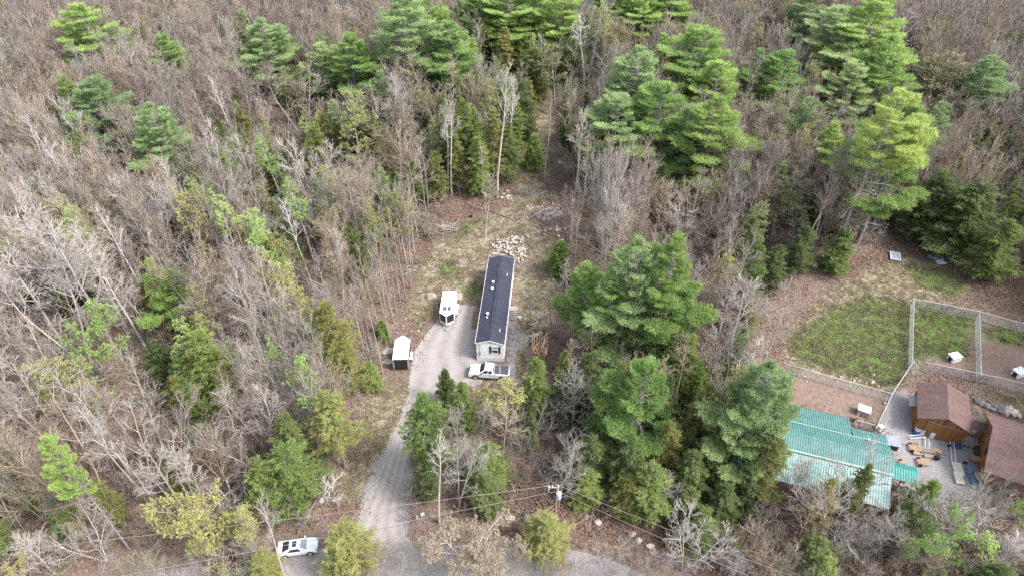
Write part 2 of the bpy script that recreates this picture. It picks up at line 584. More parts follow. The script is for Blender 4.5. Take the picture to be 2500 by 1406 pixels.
M_straw = mask([
    [(1040, 620), (1100, 560), (1180, 540), (1240, 500), (1300, 520), (1330, 580), (1390, 590), (1345, 700), (1330, 860), (1320, 960), (1180, 1000), (1160, 960), (1245, 940), (1255, 700), (1240, 640), (1190, 640), (1170, 760), (1060, 760), (1000, 830), (1000, 760)],
    [(1000, 930), (930, 940), (880, 1010), (855, 1090), (800, 1240), (870, 1240), (940, 1100), (1000, 990)],
    [(1270, 430), (1290, 330), (1330, 250), (1360, 260), (1345, 420), (1300, 520), (1240, 520)],
    [(1010, 1080), (1040, 1150), (1000, 1260), (985, 1280), (1005, 1120)],
    [(1985, 740), (2060, 690), (2150, 650), (2215, 625), (2330, 660), (2330, 735), (2232, 735), (2230, 880), (2180, 960), (1950, 905), (1900, 850)],
], 4)
M_dirt = mask([
    [(1935, 915), (1960, 900), (2140, 960), (2170, 965), (2140, 1050), (2090, 1035), (1960, 1000), (1880, 1000)],
    [(2400, 830), (2470, 850), (2540, 880), (2540, 960), (2400, 925), (2390, 860)],
    [(2360, 780), (2395, 780), (2395, 910), (2370, 905)],
    [(2250, 870), (2390, 890), (2390, 915), (2250, 890)],
    [(2190, 960), (2240, 940), (2240, 1060), (2200, 1050)],
    [(2370, 960), (2420, 1010), (2380, 1015)],
    [(1270, 570), (1240, 580), (1190, 620), (1200, 660), (1280, 660)],
], 3)
M_rubble = mask([
    [(1245, 650), (1262, 660), (1262, 880), (1262, 930), (1240, 930), (1232, 885), (1250, 720)],
    [(2165, 965), (2215, 950), (2260, 1060), (2370, 1075), (2425, 1060), (2425, 1210), (2300, 1235), (2160, 1180), (2150, 1050)],
    [(1262, 815), (1300, 820), (1300, 850), (1262, 850)],
    [(1080, 780), (1165, 760), (1170, 900), (1010, 940), (1010, 880)],
    [(860, 1300), (880, 1200), (960, 1050), (1010, 960), (1010, 1100), (1000, 1320)],
], 3)
M_bare = mask([
    [(1020, 460), (1180, 420), (1250, 400), (1350, 240), (1400, 260), (1390, 480), (1390, 590), (1290, 580), (1240, 490), (1180, 520), (1080, 560), (1020, 560)],
    [(1220, 1120), (1420, 1180), (1650, 1270), (1640, 1400), (1400, 1340), (1200, 1320), (1180, 1200)],
    [(2000, 640), (2250, 570), (2350, 620), (2550, 680), (2550, 770), (2400, 740), (2300, 640), (2150, 640), (1950, 700)],
], 5)
M_road = mask([P_ROADFLAT], 3)

nx, ny = len(XS), len(YS)
ii = (np.arange(ny - 1)[:, None] * nx + np.arange(nx - 1)[None, :]).ravel()
quads = np.stack([ii, ii + 1, ii + nx + 1, ii + nx], 1)


def ground_material():
    m, n, out = nt_new('ground_surface')
    vec = coords(n)

    def A(k):
        a = n.nodes.new('ShaderNodeAttribute')
        a.attribute_name = k
        return a.outputs['Fac']
    n1 = noise(n, vec, 0.22, 4, 0.6)
    n2 = noise(n, vec, 1.7, 6, 0.75, 0.6)
    n3 = noise(n, vec, 6.5, 4, 0.75, 0.4)
    n4 = noise(n, vec, 0.9, 5, 0.7, 0.5)
    litter = ramp(n, n2, [(0.30, (0.085, 0.062, 0.052)), (0.46, (0.165, 0.118, 0.098)), (0.58, (0.245, 0.175, 0.148)), (0.72, (0.37, 0.29, 0.25))])
    tan = ramp(n, n3, [(0.32, (0.09, 0.072, 0.052)), (0.52, (0.19, 0.155, 0.12)), (0.70, (0.34, 0.29, 0.235))])
    col = mix(n, ramp(n, n1, [(0.42, (0, 0, 0)), (0.58, (1, 1, 1))]), litter, tan)
    grains = ramp(n, n3, [(0.36, (0.45, 0.45, 0.45)), (0.64, (1.25, 1.25, 1.25))])
    straw = ramp(n, n2, [(0.34, (0.12, 0.105, 0.065)), (0.44, (0.24, 0.205, 0.145)), (0.56, (0.37, 0.315, 0.24)), (0.68, (0.52, 0.455, 0.37))])
    straw = mix(n, 0.6, straw, grains, 'MULTIPLY')
    olive = ramp(n, n3, [(0.35, (0.07, 0.085, 0.02)), (0.6, (0.20, 0.20, 0.07))])
    straw = mix(n, ramp(n, n4, [(0.50, (0, 0, 0)), (0.60, (0.8, 0.8, 0.8))]), straw, olive)
    n5 = noise(n, vec, 0.42, 5, 0.7, 0.8)
    earth = ramp(n, n3, [(0.32, (0.075, 0.052, 0.040)), (0.55, (0.165, 0.115, 0.088)), (0.70, (0.30, 0.225, 0.18))])
    straw = mix(n, ramp(n, n5, [(0.50, (0, 0, 0)), (0.58, (0.85, 0.85, 0.85))]), straw, earth)
    sand = ramp(n, n3, [(0.3, (0.24, 0.20, 0.165)), (0.7, (0.46, 0.40, 0.34))])
    straw = mix(n, ramp(n, n5, [(0.36, (0.8, 0.8, 0.8)), (0.43, (0, 0, 0))]), straw, sand)
    green = ramp(n, n3, [(0.32, (0.040, 0.070, 0.014)), (0.52, (0.095, 0.165, 0.030)), (0.66, (0.19, 0.245, 0.080))])
    bare = ramp(n, n2, [(0.30, (0.050, 0.037, 0.030)), (0.45, (0.115, 0.082, 0.066)), (0.57, (0.21, 0.15, 0.115)), (0.70, (0.42, 0.33, 0.26))])
    dirt = ramp(n, n2, [(0.3, (0.16, 0.115, 0.09)), (0.55, (0.245, 0.18, 0.145)), (0.75, (0.33, 0.255, 0.21))])
    rub = ramp(n, n3, [(0.30, (0.16, 0.15, 0.147)), (0.52, (0.30, 0.285, 0.28)), (0.68, (0.47, 0.45, 0.44))])

    def blend(prev, layer, key, amt, lo=0.4, hi=0.6, nz=n4):
        f = mth(n, 'MULTIPLY_ADD', mth(n, 'SUBTRACT', nz, 0.5), amt, A(key))
        f = ramp(n, f, [(lo, (0, 0, 0)), (hi, (1, 1, 1))])
        return mix(n, f, prev, layer)
    col = blend(col, bare, 'bare', 1.0, 0.25, 0.7)
    col = blend(col, straw, 'straw', 1.6, 0.3, 0.7)
    col = blend(col, dirt, 'dirt', 1.2)
    gm = mth(n, 'ADD', mth(n, 'MULTIPLY', n2, 0.6), mth(n, 'MULTIPLY', n4, 0.4))
    col = blend(col, green, 'green', 5.0, 0.55, 0.95, gm)
    col = blend(col, rub, 'rubble', 1.0, 0.35, 0.65)
    b = n.nodes.new('ShaderNodeBsdfPrincipled')
    b.inputs['Roughness'].default_value = 0.95
    b.inputs['Specular IOR Level'].default_value = 0.1
    n.links.new(col, b.inputs['Base Color'])
    bp = n.nodes.new('ShaderNodeBump')
    bp.inputs['Strength'].default_value = 0.9
    bp.inputs['Distance'].default_value = 0.12
    n.links.new(mth(n, 'ADD', n2, mth(n, 'MULTIPLY', n3, 0.5)), bp.inputs['Height'])
    n.links.new(bp.outputs[0], b.inputs['Normal'])
    n.links.new(b.outputs[0], out.inputs[0])
    return m


gme = mesh_np('ground', np.stack([GX.ravel(), GY.ravel(), GZ.ravel()], 1), quads=quads, mats=[ground_material()],
              attr=dict(green=M_green.ravel(), straw=M_straw.ravel(), dirt=M_dirt.ravel(), rubble=M_rubble.ravel(), bare=M_bare.ravel()))
for p in ('use_smooth',):
    gme.polygons.foreach_set(p, np.ones(len(gme.polygons), bool))
tag(obj('ground', gme), 'leaf littered forest floor with tan clearing and green lawn patches', kind='structure')


def gravel_mat(name, lo, mid, hi, tracks=False):
    m, n, out = nt_new(name)
    vec = coords(n)
    n2 = noise(n, vec, 0.8, 5, 0.65, 0.8)
    n3 = noise(n, vec, 9, 4, 0.8)
    col = ramp(n, n2, [(0.3, lo), (0.5, mid), (0.7, hi)])
    col = mix(n, 0.7, col, ramp(n, n3, [(0.3, (0.62, 0.62, 0.62)), (0.7, (1.2, 1.2, 1.2))]), 'MULTIPLY')
    b = n.nodes.new('ShaderNodeBsdfPrincipled')
    if tracks:
        a = n.nodes.new('ShaderNodeAttribute')
        a.attribute_name = 'across'
        w = mth(n, 'SINE', mth(n, 'MULTIPLY', mth(n, 'ADD', a.outputs['Fac'], mth(n, 'MULTIPLY', n2, 0.06)), 25.0))
        col = mix(n, mth(n, 'MULTIPLY', mth(n, 'ADD', w, 1.0), 0.30), mix(n, 0.25, col, lo), hi)
    b.inputs['Roughness'].default_value = 0.95
    b.inputs['Specular IOR Level'].default_value = 0.15
    n.links.new(col, b.inputs['Base Color'])
    bp = n.nodes.new('ShaderNodeBump')
    bp.inputs['Strength'].default_value = 0.7
    bp.inputs['Distance'].default_value = 0.03
    n.links.new(n3, bp.inputs['Height'])
    n.links.new(bp.outputs[0], b.inputs['Normal'])
    n.links.new(b.outputs[0], out.inputs[0])
    return m


def strip(name, left, right, m, dz, label, sub=6, across=26, jit=0.16, seed=1):
    """a sheet between two surveyed edges that follows the ground; its edges are ragged"""
    r = random.Random(seed)
    L = [Vector((*at(*p), 0)) for p in left]
    R = [Vector((*at(*p), 0)) for p in right]
    rows = []
    for i in range(len(L) - 1):
        for k in range(sub):
            t = k / sub
            rows.append((L[i].lerp(L[i + 1], t), R[i].lerp(R[i + 1], t)))
    rows.append((L[-1], R[-1]))
    V, A = [], []
    for l, q in rows:
        d = (q - l).normalized()
        l2 = l + d * r.uniform(-jit, jit)
        q2 = q + d * r.uniform(-jit, jit)
        for k in range(across + 1):
            p = l2.lerp(q2, k / across)
            V.append((p.x, p.y, gz(p.x, p.y) + dz))
            A.append(k / across)
    n1 = across + 1
    Q = [(i * n1 + k, i * n1 + k + 1, (i + 1) * n1 + k + 1, (i + 1) * n1 + k) for i in range(len(rows) - 1) for k in range(across)]
    me = mesh_np(name, V, quads=[q[::-1] for q in Q], mats=[m], attr=dict(across=A))
    # make sure it faces up
    if me.polygons[0].normal.z < 0:
        me.flip_normals()
    o = obj(name, me)
    return tag(o, label, kind='structure')


ys = [1322, 1300, 1250, 1200, 1150, 1100, 1050, 1000, 970, 940, 900, 860, 830, 800, 770, 745]
lx = [852, 858, 880, 905, 926, 948, 966, 982, 995, 999, 1003, 1010, 1030, 1052, 1078, 1112]
rx = [1004, 986, 983, 985, 998, 1003, 1000, 1010, 1080, 1170, 1205, 1172, 1168, 1168, 1168, 1165]
strip('driveway', list(zip(lx, ys)), list(zip(rx, ys)), gravel_mat('driveway_gravel', (0.24, 0.215, 0.20), (0.31, 0.28, 0.265), (0.37, 0.34, 0.325), True), 0.035,
      'pale gravel driveway with wheel tracks', sub=7)
rxs = [-60, 120, 300, 500, 650, 780, 900, 1000, 1100, 1200, 1300, 1400, 1480, 1560, 1640, 1760]
rup = [1470, 1440, 1405, 1378, 1358, 1336, 1318, 1319, 1321, 1325, 1332, 1343, 1362, 1392, 1430, 1500]
strip('road', [(x, y) for x, y in zip(rxs, rup)], [(x - 25, y + 118) for x, y in zip(rxs, rup)],
      gravel_mat('worn_road_surface', (0.20, 0.18, 0.178), (0.26, 0.235, 0.23), (0.34, 0.31, 0.305)), 0.03,
      'worn grey paved road', sub=6, seed=3)

# ------------------------------------------------------------------ mobile home
rng_py = random.Random(11)


def place_frame(u, v, z=0.0):
    x, y = at(u, v, z)
    return (x, y, gz(x, y))


HA = -math.radians(4.3)
home = thing('mobile_home', 'long cream mobile home with dark slate blue shingle roof beside the gravel driveway', 'mobile home', (-3.22, 69.75, 0), HA)
HL, HW, HZ, HR = 19.6, 2.0, 3.75, 4.42
mb = MB()
mb.prism_y([(-HW, 0.8), (HW, 0.8), (HW, HZ), (0, HR - 0.06), (-HW, HZ)], 0, HL)
wall = mb.build('wall', M['siding'], home)
lap = MB()
z = 0.95
while z < HZ - 0.1:
    for s in (-1, 1):
        lap.hexa([(s * (HW + 0.002), 0.02, z), (s * (HW + 0.016), 0.02, z), (s * (HW + 0.016), HL - 0.02, z), (s * (HW + 0.002), HL - 0.02, z),
                  (s * (HW + 0.002), 0.02, z + 0.19), (s * (HW + 0.008), 0.02, z + 0.19), (s * (HW + 0.008), HL - 0.02, z + 0.19), (s * (HW + 0.002), HL - 0.02, z + 0.19)])
    lap.hexa([(-HW, -0.016, z), (HW, -0.016, z), (HW, -0.002, z), (-HW, -0.002, z), (-HW, -0.008, z + 0.19), (HW, -0.008, z + 0.19), (HW, -0.002, z + 0.19), (-HW, -0.002, z + 0.19)])
    z += 0.2
tag(lap.build('lap_siding', M['siding'], home), kind='stuff')
for s in (-1, 1):
    mb = MB()
    mb.slab((s * (HW + 0.14) if s < 0 else 0, -0.15, HZ - 0.02 if s < 0 else HR), (0 if s < 0 else HW + 0.14, -0.15, HR if s < 0 else HZ - 0.02),
            (0 if s < 0 else HW + 0.14, HL + 0.15, HR if s < 0 else HZ - 0.02), (-(HW + 0.14) if s < 0 else 0, HL + 0.15, HZ - 0.02 if s < 0 else HR), 0.07)
    mb.build('roof_slope', M['shingle_blue'], home)
mb = MB()
for s in (-1, 1):
    mb.slab((s * (HW + 0.16) if s < 0 else 0, -0.18, HZ if s < 0 else HR + 0.02), (0 if s < 0 else HW + 0.16, -0.18, HR + 0.02 if s < 0 else HZ), (0 if s < 0 else HW + 0.16, -0.152, HR + 0.02 if s < 0 else HZ), (-(HW + 0.16) if s < 0 else 0, -0.152, HZ if s < 0 else HR + 0.02), 0.16)
mb.box(HW + 0.142, HW + 0.2, -0.1, HL + 0.1, HZ - 0.16, HZ - 0.03).box(-HW - 0.2, -HW - 0.142, -0.1, HL + 0.1, HZ - 0.16, HZ - 0.03)
mb.build('fascia', M['white'], home)
mb = MB()
mb.box(-0.16, 0.16, 2.6, 15.6, HR - 0.02, HR + 0.05)
vent = mb.build('ridge_vent', M['shingle_blue'], home)
for s in (-1, 1):
    MB().box(s * 0.19 - 0.03, s * 0.19 + 0.03, 2.6, 15.6, HR - 0.05, HR + 0.02).build('vent_edge', M['black'], vent)
for (x, y, h, r, mk) in ((-0.75, 12.9, 0.28, 0.16, 'white'), (-0.75, 11.4, 0.22, 0.17, 'white'), (-0.9, 5.6, 0.3, 0.17, 'white'), (-0.95, 4.9, 0.16, 0.1, 'white')):
    zr = HZ + (HR - HZ) * (1 - abs(x) / HW)
    p = MB().cyl((x, y, zr - 0.05), (x, y, zr + h), r, 12).build('roof_vent', M[mk], home)
    MB().cyl((x, y, zr + h), (x, y, zr + h + 0.06), r * 1.3, 12).build('vent_cap', M[mk], p)
for (x, y) in ((1.3, 15.2), (1.25, 2.4)):
    zr = HZ + (HR - HZ) * (1 - abs(x) / HW)
    MB().box(x - 0.05, x + 0.05, y - 0.3, y + 0.3, zr - 0.02, zr + 0.16).build('roof_vent', M['cream'], home)
n = 12
for k in range(4):
    w = 2 * HW / 4
    MB().box(-HW + k * w + 0.004, -HW + (k + 1) * w - 0.004, -0.05, -0.012, 0.03, 0.84).build('skirting_panel', M['skirt'], home)
for s in (-1, 1):
    for k in range(10):
        w = HL / 10
        MB().box(min(s * (HW - 0.03), s * (HW + 0.05)), max(s * (HW - 0.03), s * (HW + 0.05)), k * w + 0.004, (k + 1) * w - 0.004, 0.03, 0.84).build('skirting_panel', M['skirt'], home)


def window(parent, cx, cz, w, h, y=None, x=None, shutters=True):
    """a sash window on a wall: y given = front wall facing -y; x given = side wall facing +x"""
    fr = MB()
    if y is not None:
        B = lambda a, b, c, d, t0, t1: (cx + a, cx + b, y - t1, y - t0, cz + c, cz + d)
    else:
        B = lambda a, b, c, d, t0, t1: (x + t0, x + t1, cx + a, cx + b, cz + c, cz + d)
    for q in ((-w / 2 - .07, w / 2 + .07, h / 2, h / 2 + .08), (-w / 2 - .07, w / 2 + .07, -h / 2 - .08, -h / 2), (-w / 2 - .07, -w / 2, -h / 2, h / 2), (w / 2, w / 2 + .07, -h / 2, h / 2), (-w / 2, w / 2, -0.025, 0.025)):
        fr.box(*B(*q, 0.0, 0.05))
    wf = MB().box(*B(-w / 2, w / 2, -h / 2, h / 2, -0.02, 0.0)).build('window', M['white'], parent)
    fr.build('frame', M['white'], wf)
    MB().box(*B(-w / 2, w / 2, 0.03, h / 2 - .005, 0.002, 0.02)).build('pane', M['glass_light'], wf)
    MB().box(*B(-w / 2, w / 2, -h / 2 + .005, -0.03, 0.002, 0.015)).build('pane', M['glass'], wf)
    if shutters:
        for s in (-1, 1):
            c = s * (w / 2 + 0.28)
            MB().box(*B(c - 0.15, c + 0.15, -h / 2 - .06, h / 2 + .06, 0.0, 0.05)).build('shutter', M['navy'], parent)


window(home, 0.72, 2.45, 0.78, 1.3, y=-0.03)
for yy in (3.2, 6.6, 13.6, 17.0):
    window(home, yy, 2.5, 0.8, 1.1, x=HW + 0.03)
MB().box(HW + 0.03, HW + 0.07, 9.6, 10.5, 0.95, 3.0).build('door', M['white'], home)
mb = MB().box(-1.62, -1.38, -0.16, -0.03, 1.45, 1.95)
meter = mb.build('meter_box', M['greymetal'], home)
MB().cyl((-1.5, -0.08, 1.95), (-1.5, -0.08, 3.6), 0.035, 8).cyl((-1.5, -0.08, 0.9), (-1.5, -0.08, 1.45), 0.035, 8).build('conduit', M['greymetal'], meter)
MB().box(-0.3, 0.35, -0.045, -0.03, 3.85, 3.98).build('gable_vent', M['navy'], home)


def local_to_world(o, p):
    c, s = math.cos(o.rotation_euler.z), math.sin(o.rotation_euler.z)
    return (o.location.x + c * p[0] - s * p[1], o.location.y + s * p[0] + c * p[1], p[2])


# wooden entry steps on the right of the home
st = thing('entry_steps', 'weathered grey wooden steps against the right wall of the mobile home', 'steps', local_to_world(home, (HW + 0.12, 9.2, 0)), HA)
mb = MB()
for k in range(5):
    MB().box(0.0, 1.2, 1.9 - k * 0.24 - 0.23, 1.9 - k * 0.24, 0.9, 0.95).build('deck_board', M['greywood'], st) if False else None
for k in range(5):
    MB().box(0.0, 1.25, 1.0 + k * 0.2, 1.19 + k * 0.2, 0.96, 1.0).build('landing_board', M['greywood'], st)
for k in range(4):
    MB().box(0.0, 1.25, 0.72 - k * 0.29, 1.0 - k * 0.29, 0.74 - k * 0.2, 0.78 - k * 0.2).build('tread', M['greywood'], st)
for x in (0.03, 1.18):
    MB().hexa([(x, -0.2, 0), (x + .05, -0.2, 0), (x + .05, 1.0, 0), (x, 1.0, 0), (x, -0.2, 0.05), (x + .05, -0.2, 0.05), (x + .05, 1.0, 0.72), (x, 1.0, 0.72)]).build('stringer', M['greywood'], st)
    for y in (1.02, 1.93):
        MB().box(x, x + .06, y, y + .06, 0, 0.955).build('post', M['greywood'], st)
# railed deck on the left
dk = thing('entry_deck', 'brown railed wooden deck with stairs on the driveway side of the mobile home', 'deck', local_to_world(home, (-HW - 1.55, 6.9, 0)), HA)
for k in range(7):
    MB().box(0.0, 1.45, k * 0.2 + 0.8, k * 0.2 + 0.99, 0.96, 1.0).build('deck_board', M['deck'], dk)
for (x, y) in ((0, 0.8), (1.37, 0.8), (0, 2.1), (1.37, 2.1)):
    MB().box(x, x + .09, y, y + .09, 0, 1.95).build('post', M['deck'], dk)
for (a, b) in (((0, 0.8), (0, 2.1)), ((0, 2.14), (1.4, 2.14))):
    for zz in (1.9, 1.2):
        MB().box(min(a[0], b[0]), max(a[0], b[0]) + .06, min(a[1], b[1]), max(a[1], b[1]) + .06, zz, zz + .07).build('rail', M['deck'], dk)
    for k in range(1, 9):
        x = a[0] + (b[0] - a[0]) * k / 9
        y = a[1] + (b[1] - a[1]) * k / 9
        MB().box(x + .01, x + .05, y + .01, y + .05, 1.2, 1.92).build('baluster', M['deck'], dk)
for k in range(4):
    MB().box(0.0, 1.45, 0.52 - k * 0.28, 0.79 - k * 0.28, 0.74 - k * 0.2, 0.78 - k * 0.2).build('tread', M['deck'], dk)
for x in (0, 1.37):
    MB().hexa([(x, -0.35, 0.9), (x + .08, -0.35, 0.9), (x + .08, 0.8, 1.8), (x, 0.8, 1.8), (x, -0.35, 0.98), (x + .08, -0.35, 0.98), (x + .08, 0.8, 1.88), (x, 0.8, 1.88)]).build('rail', M['deck'], dk)
    MB().box(x, x + .08, -0.42, -0.34, 0, 0.98).build('post', M['deck'], dk)


# ------------------------------------------------------------------ vehicles
def wheel(parent, x, y, r, s, w=0.24):
    t = MB().cyl((x, y - w / 2, r), (x, y + w / 2, r), r, 22).build('wheel', M['rubber'], parent, bevel=0.03)
    yy = y + s * (w / 2 + 0.004)
    MB().cyl((x, yy - 0.015, r), (x, yy + 0.015, r), r * 0.62, 18).build('rim', M['greymetal'], t)
    for k in range(5):
        a = 2 * math.pi * k / 5
        MB().cyl((x, yy + s * 0.02, r), (x + math.cos(a) * r * 0.55, yy + s * 0.02, r + math.sin(a) * r * 0.55), 0.03, 5).build('spoke', M['steel'], t)
    return t


def pickup():
    x, y = at(1194, 905, 0.9)
    t = thing('pickup_truck', 'white extended cab pickup truck with black bed cover in front of the mobile home', 'pickup truck', (x, y, 0), math.pi - math.radians(5))
    prof = [(-2.93, 0.55), (-2.98, 0.8), (-2.95, 1.30), (-0.72, 1.33), (1.1, 1.28), (1.35, 1.27), (2.35, 1.20), (2.75, 1.08), (2.93, 0.85), (2.93, 0.5), (2.3, 0.42), (-2.4, 0.42)]
    MB().prism_y(prof, -0.99, 0.99).build('body', M['car_white'], t, bevel=0.09, smooth=False)
    cab = MB().hexa([(-0.72, -0.95, 1.28), (1.32, -0.95, 1.28), (1.32, 0.95, 1.28), (-0.72, 0.95, 1.28), (-0.62, -0.76, 1.9), (0.55, -0.76, 1.9), (0.55, 0.76, 1.9), (-0.62, 0.76, 1.9)]).build('cab', M['car_white'], t, bevel=0.07)

    def onface(a, b, c, d, u0, u1, v0, v1, off):
        A, B, C, D = map(Vector, (a, b, c, d))
        f = lambda u, v: (A.lerp(B, u)).lerp(D.lerp(C, u), v)
        nrm = (B - A).cross(D - A).normalized() * off
        q = [f(u0, v0), f(u1, v0), f(u1, v1), f(u0, v1)]
        return MB().hexa([p - nrm * 0.5 for p in q] + [p + nrm for p in q])
    # windshield, rear window, side windows
    onface((1.32, -0.95, 1.28), (1.32, 0.95, 1.28), (0.55, 0.76, 1.9), (0.55, -0.76, 1.9), 0.06, 0.94, 0.06, 0.93, 0.02).build('windshield', M['glass'], t)
    onface((-0.72, 0.95, 1.28), (-0.72, -0.95, 1.28), (-0.62, -0.76, 1.9), (-0.62, 0.76, 1.9), 0.1, 0.9, 0.15, 0.85, 0.02).build('rear_window', M['glass'], t)
    for s in (-1, 1):
        a, b, c, d = ((-0.72, s * .95, 1.28), (1.32, s * .95, 1.28), (0.55, s * .76, 1.9), (-0.62, s * .76, 1.9))
        if s > 0:
            a, b, c, d = b, a, d, c
        for (u0, u1) in ((0.12, 0.40), (0.47, 0.86)):
            if s > 0:
                u0, u1 = 1 - u1, 1 - u0
            onface(a, b, c, d, u0, u1, 0.1, 0.82, 0.02).build('side_window', M['glass'], t)
        MB().box(0.85, 1.0, min(s * 0.97, s * 1.2), max(s * 0.97, s * 1.2), 1.3, 1.5).build('mirror', M['black'], t, bevel=0.03)
        for x0 in (1.9, -1.85):
            MB().cyl((x0, s * 0.9, 0.46), (x0, s * 0.999, 0.46), 0.50, 20).build('wheel_arch', M['black'], t)
            wheel(t, x0, s * 0.90, 0.40, s)
        MB().box(2.72, 2.9, min(s * 0.6, s * 0.93), max(s * 0.6, s * 0.93), 0.85, 1.05).build('headlight', M['glass_light'], t)
        MB().box(-3.0, -2.85, min(s * 0.8, s * 1.0), max(s * 0.8, s * 1.0), 0.9, 1.22).build('taillight', M['red_lens'], t)
        MB().box(-0.3, 0.1, min(s * 0.985, s * 1.01), max(s * 0.985, s * 1.01), 1.02, 1.06).build('door_handle', M['black'], t)
        MB().box(-0.6, 1.2, min(s * 0.95, s * 1.08), max(s * 0.95, s * 1.08), 0.36, 0.42).build('side_step', M['black'], t)
    cov = MB().box(-2.85, -0.80, -0.86, 0.86, 1.30, 1.375).build('bed_cover', M['shingle_blue'] if False else M['cover'], t, bevel=0.02)
    for k in range(4):
        MB().box(-1.55 - k * 0.05, -1.45 - k * 0.05, -0.62 + k * 0.36, -0.42 + k * 0.36, 1.376, 1.384).build('reflector', M['cream'], cov)
    MB().box(2.86, 3.02, -0.9, 0.9, 0.45, 0.7).build('bumper', M['steel'], t, bevel=0.04)
    MB().box(-3.05, -2.92, -0.9, 0.9, 0.5, 0.68).build('bumper', M['steel'], t, bevel=0.03)
    MB().box(2.87, 2.95, -0.55, 0.55, 0.72, 1.02).build('grille', M['black'], t)


M['cover'] = mat('charcoal_vinyl', (0.075, 0.08, 0.10), (0.055, 0.058, 0.075), scale=2, rough=0.6)
pickup()


def coupe(u, v, rz, paint, label):
    x, y = at(u, v, 0.6)
    t = thing('parked_car', label, 'car', (x, y, 0.03), rz)
    prof = [(-2.25, 0.4), (-2.32, 0.75), (-2.2, 0.95), (-1.6, 1.0), (1.0, 0.95), (1.9, 0.82), (2.25, 0.62), (2.3, 0.38), (1.9, 0.3), (-1.9, 0.3)]
    MB().prism_y(prof, -0.89, 0.89).build('body', paint, t, bevel=0.12)
    P = [(-1.75, -0.82, 0.93), (1.1, -0.82, 0.93), (1.1, 0.82, 0.93), (-1.75, 0.82, 0.93), (-0.75, -0.60, 1.38), (0.35, -0.60, 1.38), (0.35, 0.60, 1.38), (-0.75, 0.60, 1.38)]
    MB().hexa(P).build('roof', paint, t, bevel=0.06)

    def onface(i, j, k, l, u0, u1, v0, v1, off=0.02):
        A, B, C, D = (Vector(P[q]) for q in (i, j, k, l))
        f = lambda u, v: (A.lerp(B, u)).lerp(D.lerp(C, u), v)
        nrm = (B - A).cross(D - A).normalized() * off
        q = [f(u0, v0), f(u1, v0), f(u1, v1), f(u0, v1)]
        return MB().hexa([p - nrm * 0.5 for p in q] + [p + nrm for p in q])
    onface(1, 2, 6, 5, 0.08, 0.92, 0.06, 0.9).build('windshield', M['glass_sky'], t)
    onface(3, 0, 4, 7, 0.10, 0.90, 0.08, 0.9).build('rear_window', M['glass'], t)
    onface(0, 1, 5, 4, 0.20, 0.80, 0.12, 0.85).build('side_window', M['glass'], t)
    onface(2, 3, 7, 6, 0.20, 0.80, 0.12, 0.85).build('side_window', M['glass'], t)
    MB().box(-0.5, 0.02, -0.36, 0.36, 1.375, 1.40).build('sunroof', M['glass'], t)
    for s in (-1, 1):
        for x0 in (1.4, -1.4):
            MB().cyl((x0, s * 0.8, 0.36), (x0, s * 0.905, 0.36), 0.40, 20).build('wheel_arch', M['black'], t)
            wheel(t, x0, s * 0.81, 0.33, s, 0.2)
        MB().box(0.75, 0.92, min(s * 0.86, s * 1.05), max(s * 0.86, s * 1.05), 0.98, 1.1).build('mirror', paint, t, bevel=0.03)
        MB().box(2.05, 2.27, min(s * 0.5, s * 0.82), max(s * 0.5, s * 0.82), 0.6, 0.74).build('headlight', M['glass_light'], t)
        MB().box(-2.335, -2.28, min(s * 0.5, s * 0.80), max(s * 0.5, s * 0.80), 0.72, 0.85).build('taillight', M['red_lens'], t)
    return t


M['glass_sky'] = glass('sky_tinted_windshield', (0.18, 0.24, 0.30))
coupe(727, 1335, math.radians(9), M['car_white'], 'white coupe with open sunroof parked on the road edge left of the driveway mouth')
coupe(572, 1368, math.radians(14), M['car_red'], 'dark red car half hidden by budding trees behind the white coupe')


